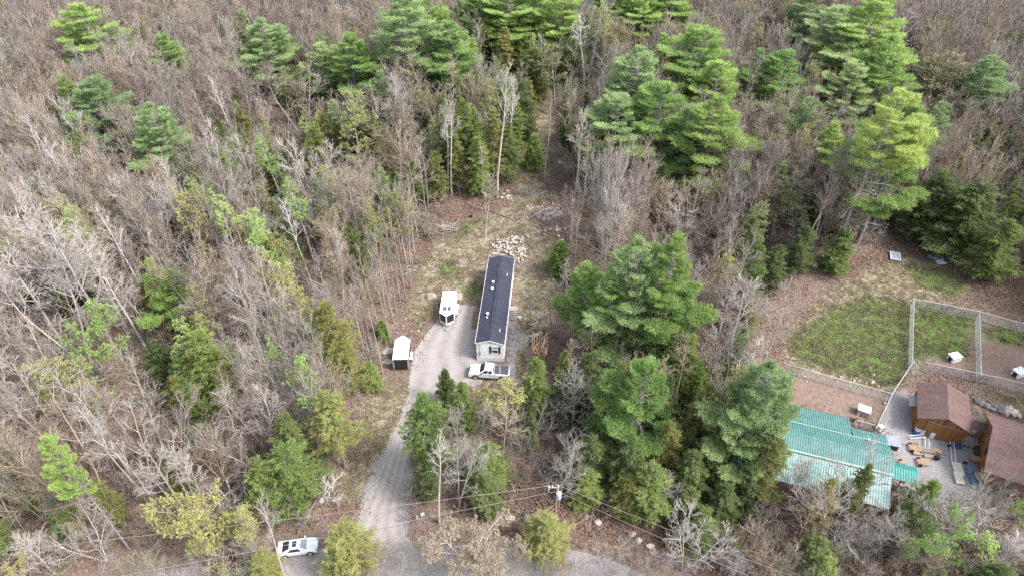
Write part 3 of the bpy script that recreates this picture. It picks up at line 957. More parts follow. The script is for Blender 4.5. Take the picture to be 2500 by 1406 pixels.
def enclosed_trailer(rear_mid, nose_mid, W, H, label, nose_len, black_nose, solar):
    """rear_mid, nose_mid: ground points; nose along local +y"""
    a = Vector(rear_mid)
    b = Vector(nose_mid)
    d = b - a
    L = d.length
    t = thing('enclosed_trailer', label, 'trailer', (a.x, a.y, 0), math.atan2(d.y, d.x) - math.pi / 2)
    w = W / 2
    z0 = 0.45
    plan = [(-w, 0), (w, 0), (w, L - nose_len), (0.12, L), (-0.12, L), (-w, L - nose_len)]
    MB().prism_z(plan, z0, H).build('body', M['black'] if not solar else M['white'], t)
    o = 0.05
    plan2 = [(-w - o, -o), (w + o, -o), (w + o, L - nose_len), (0.12, L + o), (-0.12, L + o), (-w - o, L - nose_len)]
    roof = MB().prism_z(plan2, H, H + 0.07).build('roof', M['white'], t, bevel=0.02)
    mb = MB()
    for k in range(1, int(L / 1.2)):
        mb.box(-w, w, k * 1.2 - 0.012, k * 1.2 + 0.012, H + 0.072, H + 0.085)
    mb.build('roof_seam', M['white'], roof)
    for (x, y) in ((-w, 0), (w, 0), (w, L - nose_len), (-w, L - nose_len)):
        MB().box(x - 0.05, x + 0.05, y - 0.05, y + 0.05, z0 - 0.05, H).build('corner_trim', M['steel'], t)
    mb = MB()
    mb.box(-w - 0.03, -w - 0.01, 0.1, L - nose_len - 0.1, z0, z0 + 0.1)
    mb.box(w + 0.01, w + 0.03, 0.1, L - nose_len - 0.1, z0, z0 + 0.1)
    mb.build('side_trim', M['steel'], t)
    MB().box(-w + 0.1, w - 0.1, -0.04, -0.003, z0 + 0.08, H - 0.08).build('rear_door', M['black'] if not solar else M['white'], t)
    for s in (-1, 1):
        MB().box(s * (w - 0.12) - 0.02, s * (w - 0.12) + 0.02, -0.07, -0.042, z0 + 0.3, H - 0.3).build('latch_bar', M['steel'], t)
        for y in (L * 0.40, L * 0.40 + 0.8):
            wheel(t, s * (w + 0.11) * 1.0, y, 0.33, s) if False else None
            tt = MB().cyl((s * (w + 0.02), y, 0.33), (s * (w + 0.24), y, 0.33), 0.33, 18).build('wheel', M['rubber'], t)
            MB().cyl((s * (w + 0.2), y, 0.33), (s * (w + 0.25), y, 0.33), 0.18, 12).build('rim', M['steel'], tt)
        MB().box(min(s * (w + 0.01), s * (w + 0.3)), max(s * (w + 0.01), s * (w + 0.3)), L * 0.40 - 0.4, L * 0.40 + 1.2, 0.7, 0.76).build('fender', M['white'], t)
    # nose: black upper, tan lower guard
    for s in (-1, 1):
        p0 = Vector((s * w, L - nose_len, 0))
        p1 = Vector((s * 0.1, L, 0))
        nr = Vector((p1.y - p0.y, -(p1.x - p0.x), 0)).normalized() * (0.012 * s)
        for (za, zb, mk, nm) in (((z0 + 0.50), H - 0.04, 'black' if black_nose else 'white', 'nose_panel'), (z0 + 0.02, z0 + 0.47, 'cream', 'rock_guard')):
            q = [p0 + nr + Vector((0, 0, za)), p1 + nr + Vector((0, 0, za)), p1 + nr + Vector((0, 0, zb)), p0 + nr + Vector((0, 0, zb))]
            q2 = [p + nr for p in q]
            MB().hexa([q[0], q[1], q[2], q[3], q2[0], q2[1], q2[2], q2[3]]).build(nm, M[mk], t)
        MB().cyl((s * w * 0.7, L - nose_len, 0.42), (0, L + 1.0, 0.42), 0.05, 6).build('tongue', M['steel'], t)
    MB().cyl((0, L + 0.85, 0.05), (0, L + 0.85, 0.8), 0.05, 8).build('jack', M['greymetal'], t)
    if solar:
        for k in (0, 1):
            sp = MB().box(0.12 + k * -0.7, 0.62 + k * -0.7, L - nose_len - 1.3, L - nose_len - 0.45, H + 0.10, H + 0.13).build('solar_panel', M['solar'], roof)
        MB().cyl((-0.2, 1.5, H + 0.07), (-0.2, 1.5, H + 0.12), 0.12, 10).build('roof_vent', M['cream'], roof)
    x = w if not solar else -w
    MB().box(x + 0.0 if x > 0 else x - 0.5, x + 0.5 if x > 0 else x, L * 0.25, L * 0.25 + 0.9 if solar else L * 0.25 + 0.5, 1.0, 1.12).build('side_box', M['white'], t)
    return t


r = Vector((*at(1098, 711, 2.5), 0))
nn = Vector((*at(1089, 771, 2.5), 0))
enclosed_trailer(r, nn, 2.15, 2.45, 'white enclosed cargo trailer with solar panels and black V shaped nose', 0.75, True, True)
r = Vector((*at(977, 877, 2.4), 0))
nn = Vector((*at(984, 820, 2.4), 0))
enclosed_trailer(r, nn, 2.2, 2.4, 'white roofed black sided cargo trailer with its black rear door towards the road', 0.8, False, False)


# ------------------------------------------------------------------ compound on the right: teal roofed building
TA = -math.radians(18.1)
teal = thing('teal_roofed_building', 'long low building under ribbed teal steel roofs beside the big pine', 'building', (45.87, 48.88, 0), TA)
XL, XR = -17.0, 0.3


def metal_roof(parent, name, x0, x1, ya, za, yb, zb, m, pitch=0.3, rib=0.055):
    """a sheet from (ya,za) to (yb,zb) with raised ribs running down the slope"""
    a, b = (ya, za), (yb, zb)
    if ya > yb:
        a, b = b, a
    o = MB().slab((x0, a[0], a[1]), (x1, a[0], a[1]), (x1, b[0], b[1]), (x0, b[0], b[1]), 0.05).build(name, m, parent)
    mb = MB()
    k = x0 + 0.06
    while k < x1 - 0.05:
        w1, w2 = 0.05, 0.025
        mb.hexa([(k - w1, a[0], a[1]), (k + w1, a[0], a[1]), (k + w1, b[0], b[1]), (k - w1, b[0], b[1]),
                 (k - w2, a[0], a[1] + rib), (k + w2, a[0], a[1] + rib), (k + w2, b[0], b[1] + rib), (k - w2, b[0], b[1] + rib)])
        k += pitch
    tag(mb.build('roof_ribs', m, o), kind='stuff')
    return o


metal_roof(teal, 'rear_roof_slope', XL, XR, 2.75, 4.5, 0.0, 5.5, M['teal_roof'])
metal_roof(teal, 'front_roof_slope', XL, XR, 0.0, 5.5, -2.05, 4.62, M['teal_roof'])
metal_roof(teal, 'lean_to_roof', XL - 0.3, XR - 0.1, -1.95, 4.48, -5.6, 2.8, M['teal_pale'])
metal_roof(teal, 'shed_roof', XL, -3.8, 7.0, 3.0, 2.9, 3.95, M['teal_roof'])
metal_roof(teal, 'shed_roof', -3.78, 0.45, 5.1, 3.35, 2.9, 4.1, M['teal_roof'])
MB().slab((XL, -0.14, 5.50), (XR, -0.14, 5.50), (XR, 0.14, 5.50), (XL, 0.14, 5.50), 0.03).build('ridge_cap', M['teal_roof'], teal)
for o_ in (teal.children[-1],):
    o_.location.z = 0.075
MB().slab((XL, -2.12, 4.66), (XR, -2.12, 4.66), (XR, -1.9, 4.78), (XL, -1.9, 4.74), 0.03).build('flashing', M['teal_trim'], teal)
MB().slab((XL, 2.62, 4.60), (XR, 2.62, 4.60), (XR, 2.80, 4.54), (XL, 2.80, 4.54), 0.03).build('flashing', M['teal_trim'], teal)
MB().box(XL, -3.7, 7.0, 7.08, 2.85, 3.06).build('fascia', M['deck'], teal)
MB().cyl((-2.2, 2.5, 4.4), (-2.2, 2.5, 5.0), 0.12, 10).build('roof_vent', M['white'], teal)
mb = MB()
mb.prism_y([(0, 0)] * 3, 0, 0) if False else None
mb.box(XL + 0.3, 0.0, -1.9, 2.6, 0, 4.4)
mb.build('wall', M['stainwood'], teal)
MB().box(XL + 0.3, -0.2, -5.3, -1.92, 0, 2.7).build('lean_to_wall', M['deck'], teal)
MB().box(XL + 0.3, -4.1, 2.62, 6.7, 0, 2.85).build('shed_wall', M['stainwood'], teal)
MB().box(-4.08, 0.2, 2.62, 4.9, 0, 3.2).build('shed_wall', M['stainwood'], teal)
MB().hexa([(0.02, -1.9, 4.3), (0.06, -1.9, 4.3), (0.06, 2.6, 4.3), (0.02, 2.6, 4.3), (0.02, 0, 5.35), (0.06, 0, 5.35), (0.06, 0.01, 5.35), (0.02, 0.01, 5.35)]).build('gable', M['stainwood'], teal)
cp = thing('carport', 'small open shelter with deep teal ribbed roof at the end of the long building', 'shelter', (45.87, 48.88, 0), TA)
metal_roof(cp, 'roof_slope', 0.55, 3.75, 1.4, 3.1, 0.45, 3.4, M['teal_dark'])
metal_roof(cp, 'roof_slope', 0.55, 3.75, 0.45, 3.4, -1.05, 2.95, M['teal_dark'])
for (x, y) in ((3.4, 1.1), (3.4, -0.7), (2.0, -0.8)):
    MB().box(x - .06, x + .06, y - .06, y + .06, 0, 2.95).build('post', M['deck'], cp)
for s in (-1, 1):
    MB().cyl((2.0, -0.8, 2.1), (2.0 + s * 0.7, -0.8, 2.9), 0.05, 6).build('brace', M['deck'], cp)

# barn
BA = -math.radians(23.8)
barn = thing('barn', 'square brown stained barn with faded red gable roof in the gravel yard', 'barn', (57.85 * 0.999, 58.5, 0), BA)
bw, bl, be, br_ = 3.25, 3.4, 3.0, 4.4
for s in (-1, 1):
    if s < 0:
        MB().slab((-bw, -bl, be), (0, -bl, br_), (0, bl, br_), (-bw, bl, be), 0.10).build('roof_slope', M['shingle_red'], barn)
    else:
        MB().slab((0, -bl, br_), (bw, -bl, be), (bw, bl, be), (0, bl, br_), 0.10).build('roof_slope', M['shingle_red'], barn)
mb = MB()
ww, wl = 2.85, 3.0
mb.box(-ww, ww, -wl, wl, 0, 2.9)
mb.prism_y([(-ww, 2.9), (ww, 2.9), (0, 4.15)], -wl, wl)
mb.build('wall', M['deck'], barn)
nb = 15
for k in range(nb):
    x0 = -ww + 2 * ww * k / nb
    x1 = x0 + 2 * ww / nb
    h0 = 2.95 + 1.15 * (1 - abs(x0) / ww)
    h1 = 2.95 + 1.15 * (1 - abs(x1) / ww)
    MB().hexa([(x0 + .008, -wl - 0.04, 0.05), (x1 - .008, -wl - 0.04, 0.05), (x1 - .008, -wl - .002, 0.05), (x0 + .008, -wl - .002, 0.05),
               (x0 + .008, -wl - 0.04, h0), (x1 - .008, -wl - 0.04, h1), (x1 - .008, -wl - .002, h1), (x0 + .008, -wl - .002, h0)]).build('board', M['stainwood'], barn)
for k in range(14):
    y0 = -wl + 2 * wl * k / 14
    MB().box(-ww - 0.04, -ww - .002, y0 + .008, y0 + 2 * wl / 14 - .008, 0.05, 2.86).build('board', M['stainwood'], barn)
MB().box(-1.9, 2.5, -wl - 0.12, -wl - 0.045, 2.72, 2.80).build('door_track', M['greymetal'], barn)
for (a, b) in ((-1.8, 0.2), (0.22, 2.3)):
    MB().box(a, b, -wl - 0.09, -wl - 0.044, 0.1, 2.7).build('sliding_door', M['stainwood'], barn)
MB().slab((-ww - 1.0, -0.4, 1.9), (-ww - 0.05, -0.4, 2.3), (-ww - 0.05, 1.6, 2.3), (-ww - 1.0, 1.6, 1.9), 0.04).build('awning', M['greymetal'], barn)

# rust roofed house
RA = -math.radians(26.5)
rb = thing('red_roofed_house', 'brown walled house with faded red roof and blue skylight at the right edge', 'house', (60.2, 52.89, 0), RA)
MB().slab((-0.2, -5.2, 3.3), (15, -5.2, 3.3), (15, 0, 6), (-0.2, 0, 6), 0.12).build('roof_slope', M['shingle_red2'] if 'shingle_red2' in M else M['shingle_red'], rb)
MB().slab((-0.2, 0, 6), (15, 0, 6), (15, 4.5, 4.0), (-0.2, 4.5, 4.0), 0.12).build('roof_slope', M['shingle_red'], rb)
mb = MB()
mb.box(0.5, 14.5, -4.8, 4.2, 0, 3.2)
mb.hexa([(0.5, -4.8, 3.2), (14.5, -4.8, 3.2), (14.5, 4.2, 3.2), (0.5, 4.2, 3.2), (0.5, -0.2, 5.7), (14.5, -0.2, 5.7), (14.5, 0.2, 5.7), (0.5, 0.2, 5.7)])
mb.build('wall', M['deck'], rb)
for k in range(22):
    y0 = -4.8 + 9.0 * k / 22
    y1 = y0 + 9.0 / 22
    hh = lambda y: 5.7 + y * (2.5 / 4.8) if y < 0 else 5.7 - y * (2.0 / 4.2)
    MB().hexa([(0.46, y0 + .008, 0.05), (0.498, y0 + .008, 0.05), (0.498, y1 - .008, 0.05), (0.46, y1 - .008, 0.05),
               (0.46, y0 + .008, hh(y0) - .08), (0.498, y0 + .008, hh(y0) - .08), (0.498, y1 - .008, hh(y1) - .08), (0.46, y1 - .008, hh(y1) - .08)]).build('board', M['stainwood'], rb)
w_ = MB().box(0.40, 0.455, -1.4, -0.5, 2.2, 3.5).build('window', M['black'], rb)
MB().box(0.385, 0.399, -1.3, -0.6, 2.3, 3.4).build('pane', M['glass'], w_)
zs = lambda y: 6 + y * (2.7 / 5.2)
sk = MB().slab((4.1, -2.7, zs(-2.7) + .16), (5.1, -2.7, zs(-2.7) + .16), (5.1, -0.9, zs(-0.9) + .16), (4.1, -0.9, zs(-0.9) + .16), 0.16).build('skylight', M['palepl'], rb)
MB().slab((4.2, -2.6, zs(-2.6) + .18), (5.0, -2.6, zs(-2.6) + .18), (5.0, -1.0, zs(-1.0) + .18), (4.2, -1.0, zs(-1.0) + .18), 0.02).build('pane', M['glass_blue'], sk)
MB().cyl((5.2, -3.8, zs(-3.8) - .1), (5.2, -3.8, zs(-3.8) + .35), 0.1, 8).build('roof_vent', M['white'], rb)
MB().cyl((0.9, -3.9, zs(-3.9)), (1.2, -4.0, zs(-3.9) + 1.1), 0.03, 6).build('antenna', M['steel'], rb)
# roofed passage between barn and house
a0 = at(2345, 1014, 3.2)
ps = thing('roofed_passage', 'narrow red shingled roof over a railed passage joining barn and house', 'passage', (a0[0], a0[1], 0), RA)
MB().slab((-0.3, -1.2, 2.75), (4.2, -1.2, 2.75), (4.2, 0.1, 3.2), (-0.3, 0.1, 3.2), 0.08).build('roof', M['shingle_red'], ps)
for x in (0.2, 1.4, 2.6, 3.8):
    MB().box(x, x + .1, -1.2, -1.1, 0, 2.65).build('post', M['greywood'], ps)
    MB().box(x, x + .1, -0.1, 0.0, 0, 3.05).build('post', M['greywood'], ps)
for k in range(14):
    MB().box(0.3 + k * 0.27, 0.36 + k * 0.27, -2.05, -2.0, 0, 1.3).build('picket', M['greywood'], ps)
for zz in (0.3, 1.15):
    MB().box(0.2, 4.0, -2.0, -1.95, zz, zz + .08).build('rail', M['greywood'], ps)
for k in range(6):
    MB().box(0.3 + k * 0.62, 0.85 + k * 0.62, -1.9, -0.2, 0.25, 0.3).build('deck_board', M['greywood'], ps)


# ------------------------------------------------------------------ chain link fences
def fence(name, pts, label, h=1.75, z_is_top=True, group=None, step=2.6, cat='fence', wire='steel'):
    W = [at(u, v, h) for u, v in pts]
    f = thing(name, label, cat, (W[0][0], W[0][1], gz(*W[0])), 0, group)
    o = Vector((W[0][0], W[0][1], gz(*W[0])))
    for i in range(len(W) - 1):
        a = Vector((*W[i], gz(*W[i]))) - o
        b = Vector((*W[i + 1], gz(*W[i + 1]))) - o
        L = (b - a).length
        n = max(1, int(round(L / step)))
        up = Vector((0, 0, h))
        for k in range(n + (1 if i == len(W) - 2 else 0)):
            p = a.lerp(b, k / n)
            MB().cyl(p, p + up * 1.02, 0.035, 6).build('post', M['steel'], f)
        MB().cyl(a + up, b + up, 0.045, 6).build('top_rail', M['steel'], f)
        MB().cyl(a + up * 0.05, b + up * 0.05, 0.02, 5).build('bottom_rail', M['steel'], f)
        d = (b - a) / L
        P, Q = [], []
        k = -h
        hz = h - 0.08
        while k < L:
            for (s0, s1) in ((k, k + hz), (k + hz, k)):
                x0, z0, x1, z1 = s0, 0.06, s1, 0.06 + hz
                # clip to [0,L]
                dx = x1 - x0
                t0, t1 = 0.0, 1.0
                if dx > 0:
                    t0 = max(t0, -x0 / dx)
                    t1 = min(t1, (L - x0) / dx)
                else:
                    t0 = max(t0, (L - x0) / dx)
                    t1 = min(t1, -x0 / dx)
                if t1 - t0 > 0.02:
                    pa = a + d * (x0 + dx * t0) + Vector((0, 0, z0 + hz * t0))
                    pb = a + d * (x0 + dx * t1) + Vector((0, 0, z0 + hz * t1))
                    P.append((pa, pb))
            k += 0.13
        V, T = [], []
        nrm = d.cross(Vector((0, 0, 1)))
        for pa, pb in P:
            e = (pb - pa).normalized()
            w = e.cross(nrm) * 0.006
            m3 = nrm * 0.008
            b0 = len(V)
            V += [pa + w, pa - w, pa + m3, pb + w, pb - w, pb + m3]
            T += [(b0, b0 + 1, b0 + 4, b0 + 3), (b0 + 1, b0 + 2, b0 + 5, b0 + 4), (b0 + 2, b0, b0 + 3, b0 + 5)]
        if V:
            me = mesh_np('wire_mesh', [tuple(q) for q in V], quads=T, mats=[M[wire]])
            tag(obj('wire_mesh', me, f), kind='stuff')
    return f


M['wire_green'] = mat('pale_green_wire', (0.42, 0.52, 0.47), (0.36, 0.44, 0.40), rough=0.5)
fence('chain_link_fence', [(2228, 880), (2232, 729), (2392, 760), (2560, 806)], 'chain link fence along the left and far side of the two dog pens', wire='wire_green')
fence('chain_link_fence', [(2392, 761), (2396, 915)], 'chain link divider between the two dog pens')
fence('chain_link_fence', [(2258, 883), (2394, 911)], 'low grey front fence of the left dog pen')
fence('chain_link_fence', [(2422, 917), (2560, 950)], 'low grey front fence of the right dog pen')
fence('chain_link_gate', [(2398, 912), (2420, 918)], 'small gate between the front fences of the dog pens', step=1.4, cat='gate')
fence('chain_link_gate', [(2232, 882), (2243, 898)], 'open gate at the left pen corner above the barn', step=1.4, cat='gate')
fence('chain_link_fence', [(2232, 879), (2180, 958), (2139, 1045)], 'slanting chain link fence between bare dirt pen and gravel yard')
fence('chain_link_fence', [(1914, 886), (2040, 922), (2178, 960)], 'chain link fence between green lawn and bare dirt pen', wire='wire_green')
fence('chain_link_fence', [(2093, 1025), (2137, 1037)], 'short chain link fence end beside the teal shed roof', h=1.4)


# dog houses
def kennel(u, v, rz, label, mk, w=1.15, l=1.5, h=1.0):
    x, y = at(u, v, 0.5)
    t = thing('dog_house', label, 'dog house', (x, y, gz(x, y)), rz)
    MB().box(-l / 2, l / 2, -w / 2, w / 2, 0.05, h).build('wall', M[mk], t, bevel=0.015)
    MB().box(-l / 2 - .003 - .02, -l / 2 - .003, -w * .26, w * .26, 0.1, h * 0.8).build('doorway', M['black'], t)
    n = 5
    for k in range(n):
        y0 = -w / 2 - 0.06 + (w + .12) * k / n
        y1 = y0 + (w + .12) / n - 0.015
        MB().box(-l / 2 - .1, l / 2 + .08, y0, y1, h + .01, h + .06).build('roof_board', M['white'] if mk == 'white' else M['cream'], t)
    return t


kennel(2330, 873, math.radians(14), 'white dog house with dark doorway in the left grassy pen', 'white')
kennel(2487, 910, math.radians(20), 'white dog house in the right bare pen at the photo edge', 'white')
kennel(2108, 1003, math.radians(-28) + math.pi, 'weathered grey dog house with slatted pale roof in the dirt pen', 'greywood', 1.2, 1.5, 1.0)


# ------------------------------------------------------------------ yard clutter
def ladder(p, q, label):
    a = Vector((*at(*p, 0.3), 0.25))
    b = Vector((*at(*q, 0.3), 0.25))
    L = (b - a).length
    t = thing('ladder', label, 'ladder', (a.x, a.y, gz(a.x, a.y) + 0.25), math.atan2(b.y - a.y, b.x - a.x), 'ladders lying in the gravel yard')
    for s in (-1, 1):
        MB().box(0, L, s * 0.24 - .03, s * 0.24 + .03, 0, 0.09).build('side_rail', M['white'], t)
    k = 0.2
    while k < L:
        MB().box(k - .025, k + .025, -0.21, 0.21, 0.02, 0.07).build('rung', M['steel'], t)
        k += 0.32
    return t


ladder((2220, 1067), (2258, 1063), 'short white ladder lying level in front of the barrels')
ladder((2263, 1068), (2264, 1095), 'short white ladder lying end-on towards the wooden wagons')
ladder((2324, 1076), (2329, 1126), 'long white ladder lying across the middle of the gravel yard')


def barrel(u, v, mk, label):
    x, y = at(u, v, 0.45)
    t = thing('barrel', label, 'barrel', (x, y, gz(x, y)), 0, 'barrels by the barn wall')
    MB().cyl((0, 0, 0), (0, 0, 0.9), 0.32, 20).build('drum', M[mk], t, bevel=0.03)
    MB().cyl((0, 0, 0.9), (0, 0, 0.93), 0.33, 20).build('rim', M['palepl'], t)
    MB().cyl((0, 0, 0.931), (0, 0, 0.934), 0.27, 20).build('lid', M['greymetal'] if mk != 'white' else M['white'], t)


barrel(2237, 1053, 'blueplastic', 'blue barrel at the left corner of the barn')
barrel(2250, 1054, 'palepl', 'pale barrel next to the blue barrel')
barrel(2276, 1061, 'white', 'white barrel standing alone against the barn boards')
barrel(2148, 1044, 'white', 'white barrel at the foot of the slanting fence')


def pallet(u, v, rz, w, l, label, n=7, mk='palletwood', lift=0.35, wheels=False):
    x, y = at(u, v, 0.3)
    t = thing('wooden_wagon' if wheels else 'pallet', label, 'wagon' if wheels else 'pallet', (x, y, gz(x, y)), rz, 'timber pallets and wagons in the gravel yard')
    for k in range(n):
        y0 = -w / 2 + w * k / n
        MB().box(-l / 2, l / 2, y0 + .02, y0 + w / n - .03, lift, lift + .04).build('slat', M[mk], t)
    for x0 in (-l / 2, -.05, l / 2 - .1):
        MB().box(x0, x0 + .1, -w / 2, w / 2, lift - .12, lift - .002).build('bearer', M[mk], t)
    if wheels:
        for s in (-1, 1):
            MB().cyl((-l / 2 + .25, s * (w / 2 + .02), 0.26), (-l / 2 + .25, s * (w / 2 + .2), 0.26), 0.26, 16).build('wheel', M['rubber'], t)
    else:
        for s in (-1, 1):
            MB().box(-l / 2, l / 2, s * (w / 2 - .1) - .05, s * (w / 2 - .1) + .05, 0, lift - .13).build('skid', M[mk], t)


YA = -math.radians(10)
pallet(2234, 1093, YA, 0.9, 1.5, 'slatted wooden wagon with a black wheel left of the ladder', wheels=True)
pallet(2233, 1083, YA, 0.4, 0.9, 'small brown board stack behind the slatted wagon', n=3, mk='deck')
pallet(2266, 1098, YA, 0.85, 1.6, 'grey slatted pallet in the middle of the wagon row', mk='greywood', n=8)
pallet(2291, 1100, YA - .5, 0.6, 0.9, 'tilted orange brown pallet at the right of the wagon row', n=4)
pallet(2238, 1105, YA, 0.5, 0.8, 'small orange wooden box lid in front of the slatted wagon', n=4)
pallet(2266, 1112, YA, 0.5, 0.9, 'small orange wooden box lid in front of the grey pallet', n=4)
pallet(2254, 1128, YA, 0.85, 1.4, 'lone slatted wooden wagon nearest the small teal shelter', wheels=True)
pallet(2339, 1144, math.radians(80), 1.1, 1.9, 'pale timber pallet at the foot of the long ladder', n=5, mk='cream')
pallet(2341, 1166, math.radians(78), 1.0, 1.7, 'pale timber pallet nearest the bottom trees', n=5, mk='cream')
pallet(2203, 1129, YA, 0.5, 0.8, 'small wooden cart beside the small teal shelter', n=3, wheels=True)


def lump(name, label, cat, u, v, sx, sy, sz, m, seed=0, rz=0.0, group=None, detail=2, rough=0.22, sink=0.25, flatb=False):
    """a rounded irregular solid resting on the ground"""
    me = lump_mesh(name, m, seed, detail, rough)
    x, y = at(u, v, sz * 0.3)
    o = obj(name, me, loc=(x, y, gz(x, y) + sz * (0.5 - sink)), rot=(0, 0, rz), scale=(sx, sy, sz))
    return tag(o, label, cat, group)


def lump_mesh(name, m, seed, detail=2, rough=0.22):
    import bmesh
    bm = bmesh.new()
    bmesh.ops.create_icosphere(bm, subdivisions=detail, radius=0.5)
    rr = random.Random(seed)
    ph = [rr.uniform(0, 6.28) for _ in range(9)]
    planes = [(Vector((rr.uniform(-1, 1), rr.uniform(-1, 1), rr.uniform(-0.5, 1))).normalized(), rr.uniform(0.30, 0.46)) for _ in range(7)]
    for v in bm.verts:
        c = v.co
        k = 1 + rough * (math.sin(c.x * 5 + ph[0]) * math.sin(c.y * 5 + ph[1]) + 0.6 * math.sin(c.z * 7 + c.x * 4 + ph[2]))
        v.co = c * k
        for nv, dd in planes:
            e = v.co.dot(nv) - dd
            if e > 0:
                v.co -= nv * e * 0.85
    me = bpy.data.meshes.new(name)
    bm.to_mesh(me)
    bm.free()
    me.materials.append(m)
    return me


# round things, tarps, oddments
x, y = at(2336, 1085, 0.1)
tr = MB()
for k in range(20):
    a, b = 2 * math.pi * k / 20, 2 * math.pi * (k + 1) / 20
    tr.cyl((0.55 * math.cos(a), 0.55 * math.sin(a), 0.15), (0.55 * math.cos(b), 0.55 * math.sin(b), 0.15), 0.13, 8)
pool = thing('paddling_pool', 'small round blue plastic pool beside the long ladder', 'paddling pool', (x, y, gz(x, y)))
tr.build('ring', M['blueplastic'], pool)
MB().cyl((0, 0, 0.02), (0, 0, 0.06), 0.5, 20).build('floor', M['blueplastic'], pool)
x, y = at(2387, 1104, 0.4)
tk = thing('black_tank', 'black cylindrical tank lying in front of the brown house wall', 'tank', (x, y, gz(x, y)), RA)
MB().cyl((0, -0.9, 0.48), (0, 0.9, 0.48), 0.46, 18).build('shell', M['rubber'], tk, bevel=0.08)
MB().box(-0.4, 0.4, -0.7, -0.6, 0, 0.12).build('foot', M['greymetal'], tk)
MB().box(-0.4, 0.4, 0.6, 0.7, 0, 0.12).build('foot', M['greymetal'], tk)
x, y = at(2373, 1157, 0.3)
tb = thing('tarp_roll', 'lumpy faded blue tarp bundle near the bottom of the gravel yard', 'tarp', (x, y, gz(x, y)), math.radians(80))
for k in range(4):
    o_ = obj('fold', lump_mesh('fold', M['tarpblue'], 40 + k), tb, (k * 0.72 - 1.1, 0.06 * (-1) ** k, 0.28), (0, 0, 0.3 * k), (1.05, 0.95, 0.75))
x, y = at(2386, 1123, 0.5)
tt = thing('brown_table', 'dark brown tilted board table against the house wall', 'table', (x, y, gz(x, y)), RA)
MB().slab((-0.9, -0.35, 0.7), (0.9, -0.35, 0.7), (0.9, 0.35, 0.9), (-0.9, 0.35, 0.9), 0.05).build('tabletop', M['deck'], tt)
for sx in (-0.8, 0.8):
    for sy in (-0.3, 0.3):
        MB().box(sx - .04, sx + .04, sy - .04, sy + .04, 0, 0.66 + (sy + .3) * 0.28).build('leg', M['deck'], tt)
lump('grill_cover', 'black covered grill at the right end of the wagon row', 'grill', 2289, 1117, 0.95, 0.75, 0.9, M['rubber'], 51, sink=0.02)
lump('red_ball', 'red ball at the right corner of the barn front', 'ball', 2359, 1067, 0.36, 0.36, 0.36, M['redp'], 52, rough=0.0, sink=0.0)
lump('black_bin', 'dark bin beside the long ladder and blue pool', 'bin', 2318, 1088, 0.6, 0.5, 0.5, M['rubber'], 53, sink=0.0)
lump('black_bag', 'black bag on the gravel left of the brown table', 'bag', 2357, 1128, 0.7, 0.5, 0.25, M['rubber'], 54, sink=0.0)
lump('black_bag', 'small black bag on the gravel below the brown table', 'bag', 2361, 1140, 0.35, 0.3, 0.2, M['rubber'], 55, sink=0.0)
lump('dark_tyre_heap', 'dark rounded heap at the corner of house wall and passage', 'heap', 2397, 1085, 0.9, 0.8, 0.8, M['rubber'], 56, sink=0.05)
lump('metal_bowl', 'grey metal bowl by the slanting fence in the dirt pen', 'bowl', 2159, 984, 0.5, 0.5, 0.3, M['greymetal'], 57, sink=0.0)
x, y = at(2178, 1080, 0.6)
ct = thing('covered_crate', 'dark crate under a grey lid between teal building and gravel yard', 'crate', (x, y, gz(x, y)), TA)
MB().box(-0.7, 0.7, -0.75, 0.75, 0, 1.0).build('box', M['black'], ct)
MB().slab((-0.8, -0.9, 1.05), (0.8, -0.9, 1.1), (0.8, 0.9, 1.15), (-0.8, 0.9, 1.1), 0.05).build('lid', M['tarpgrey'], ct)
x, y = at(2192, 1190, 0.4)
bt = thing('slatted_bench', 'dark slatted bench under the small teal shelter', 'bench', (x, y, gz(x, y)), TA)
for k in range(5):
    MB().box(-0.8, 0.8, -0.35 + k * .15, -0.24 + k * .15, 0.45, 0.49).build('slat', M['black'], bt)
for sx in (-0.7, 0.62):
    MB().box(sx, sx + .08, -0.3, 0.35, 0, 0.44).build('leg', M['black'], bt)
# sign and rail at the pen end
x, y = at(2091, 1020, 0.6)
sg = thing('leaning_panel', 'grey upright panel at the end of the short fence by the dog house', 'panel', (x, y, gz(x, y)), TA + 1.2)
MB().box(-0.45, 0.45, -0.03, 0.03, 0.0, 1.3).build('panel', M['tarpgrey'], sg)
MB().box(-0.5, -0.455, -0.04, 0.04, 0.0, 1.4).build('post', M['steel'], sg)
# junk at the wood edge, upper right
x, y = at(2185, 627, 0.2)
wf = thing('discarded_window', 'grey framed window lying on brown ground at the wood edge', 'window', (x, y, gz(x, y) + .05), math.radians(-20))
for b_ in ((-.85, .85, 1.0, 1.15), (-.85, .85, -1.15, -1.0), (-.85, -.7, -1.0, 1.0), (.7, .85, -1.0, 1.0)):
    MB().box(*b_, 0.2, 0.36).build('frame', M['palepl'], wf)
MB().box(-.7, .7, -1.0, 1.0, 0.22, 0.28).build('pane', M['tarpgrey'], wf)
for sx in (-.8, .7):
    MB().box(sx, sx + .1, -1.1, -1.0, -0.1, 0.2).build('foot', M['greywood'], wf)
x, y = at(2259, 601, 0.1)
hd = []
for k in range(13):
    a = math.pi * k / 12
    hd.append((1.25 * math.cos(a), 1.25 * math.sin(a)))
t_ = thing('half_round_board', 'cream half round board lying at the wood edge above the tarps', 'board', (x, y - 0.6, gz(x, y) + .12), math.radians(-22))
MB().prism_z(hd, 0, 0.07).build('board', M['cream'], t_)


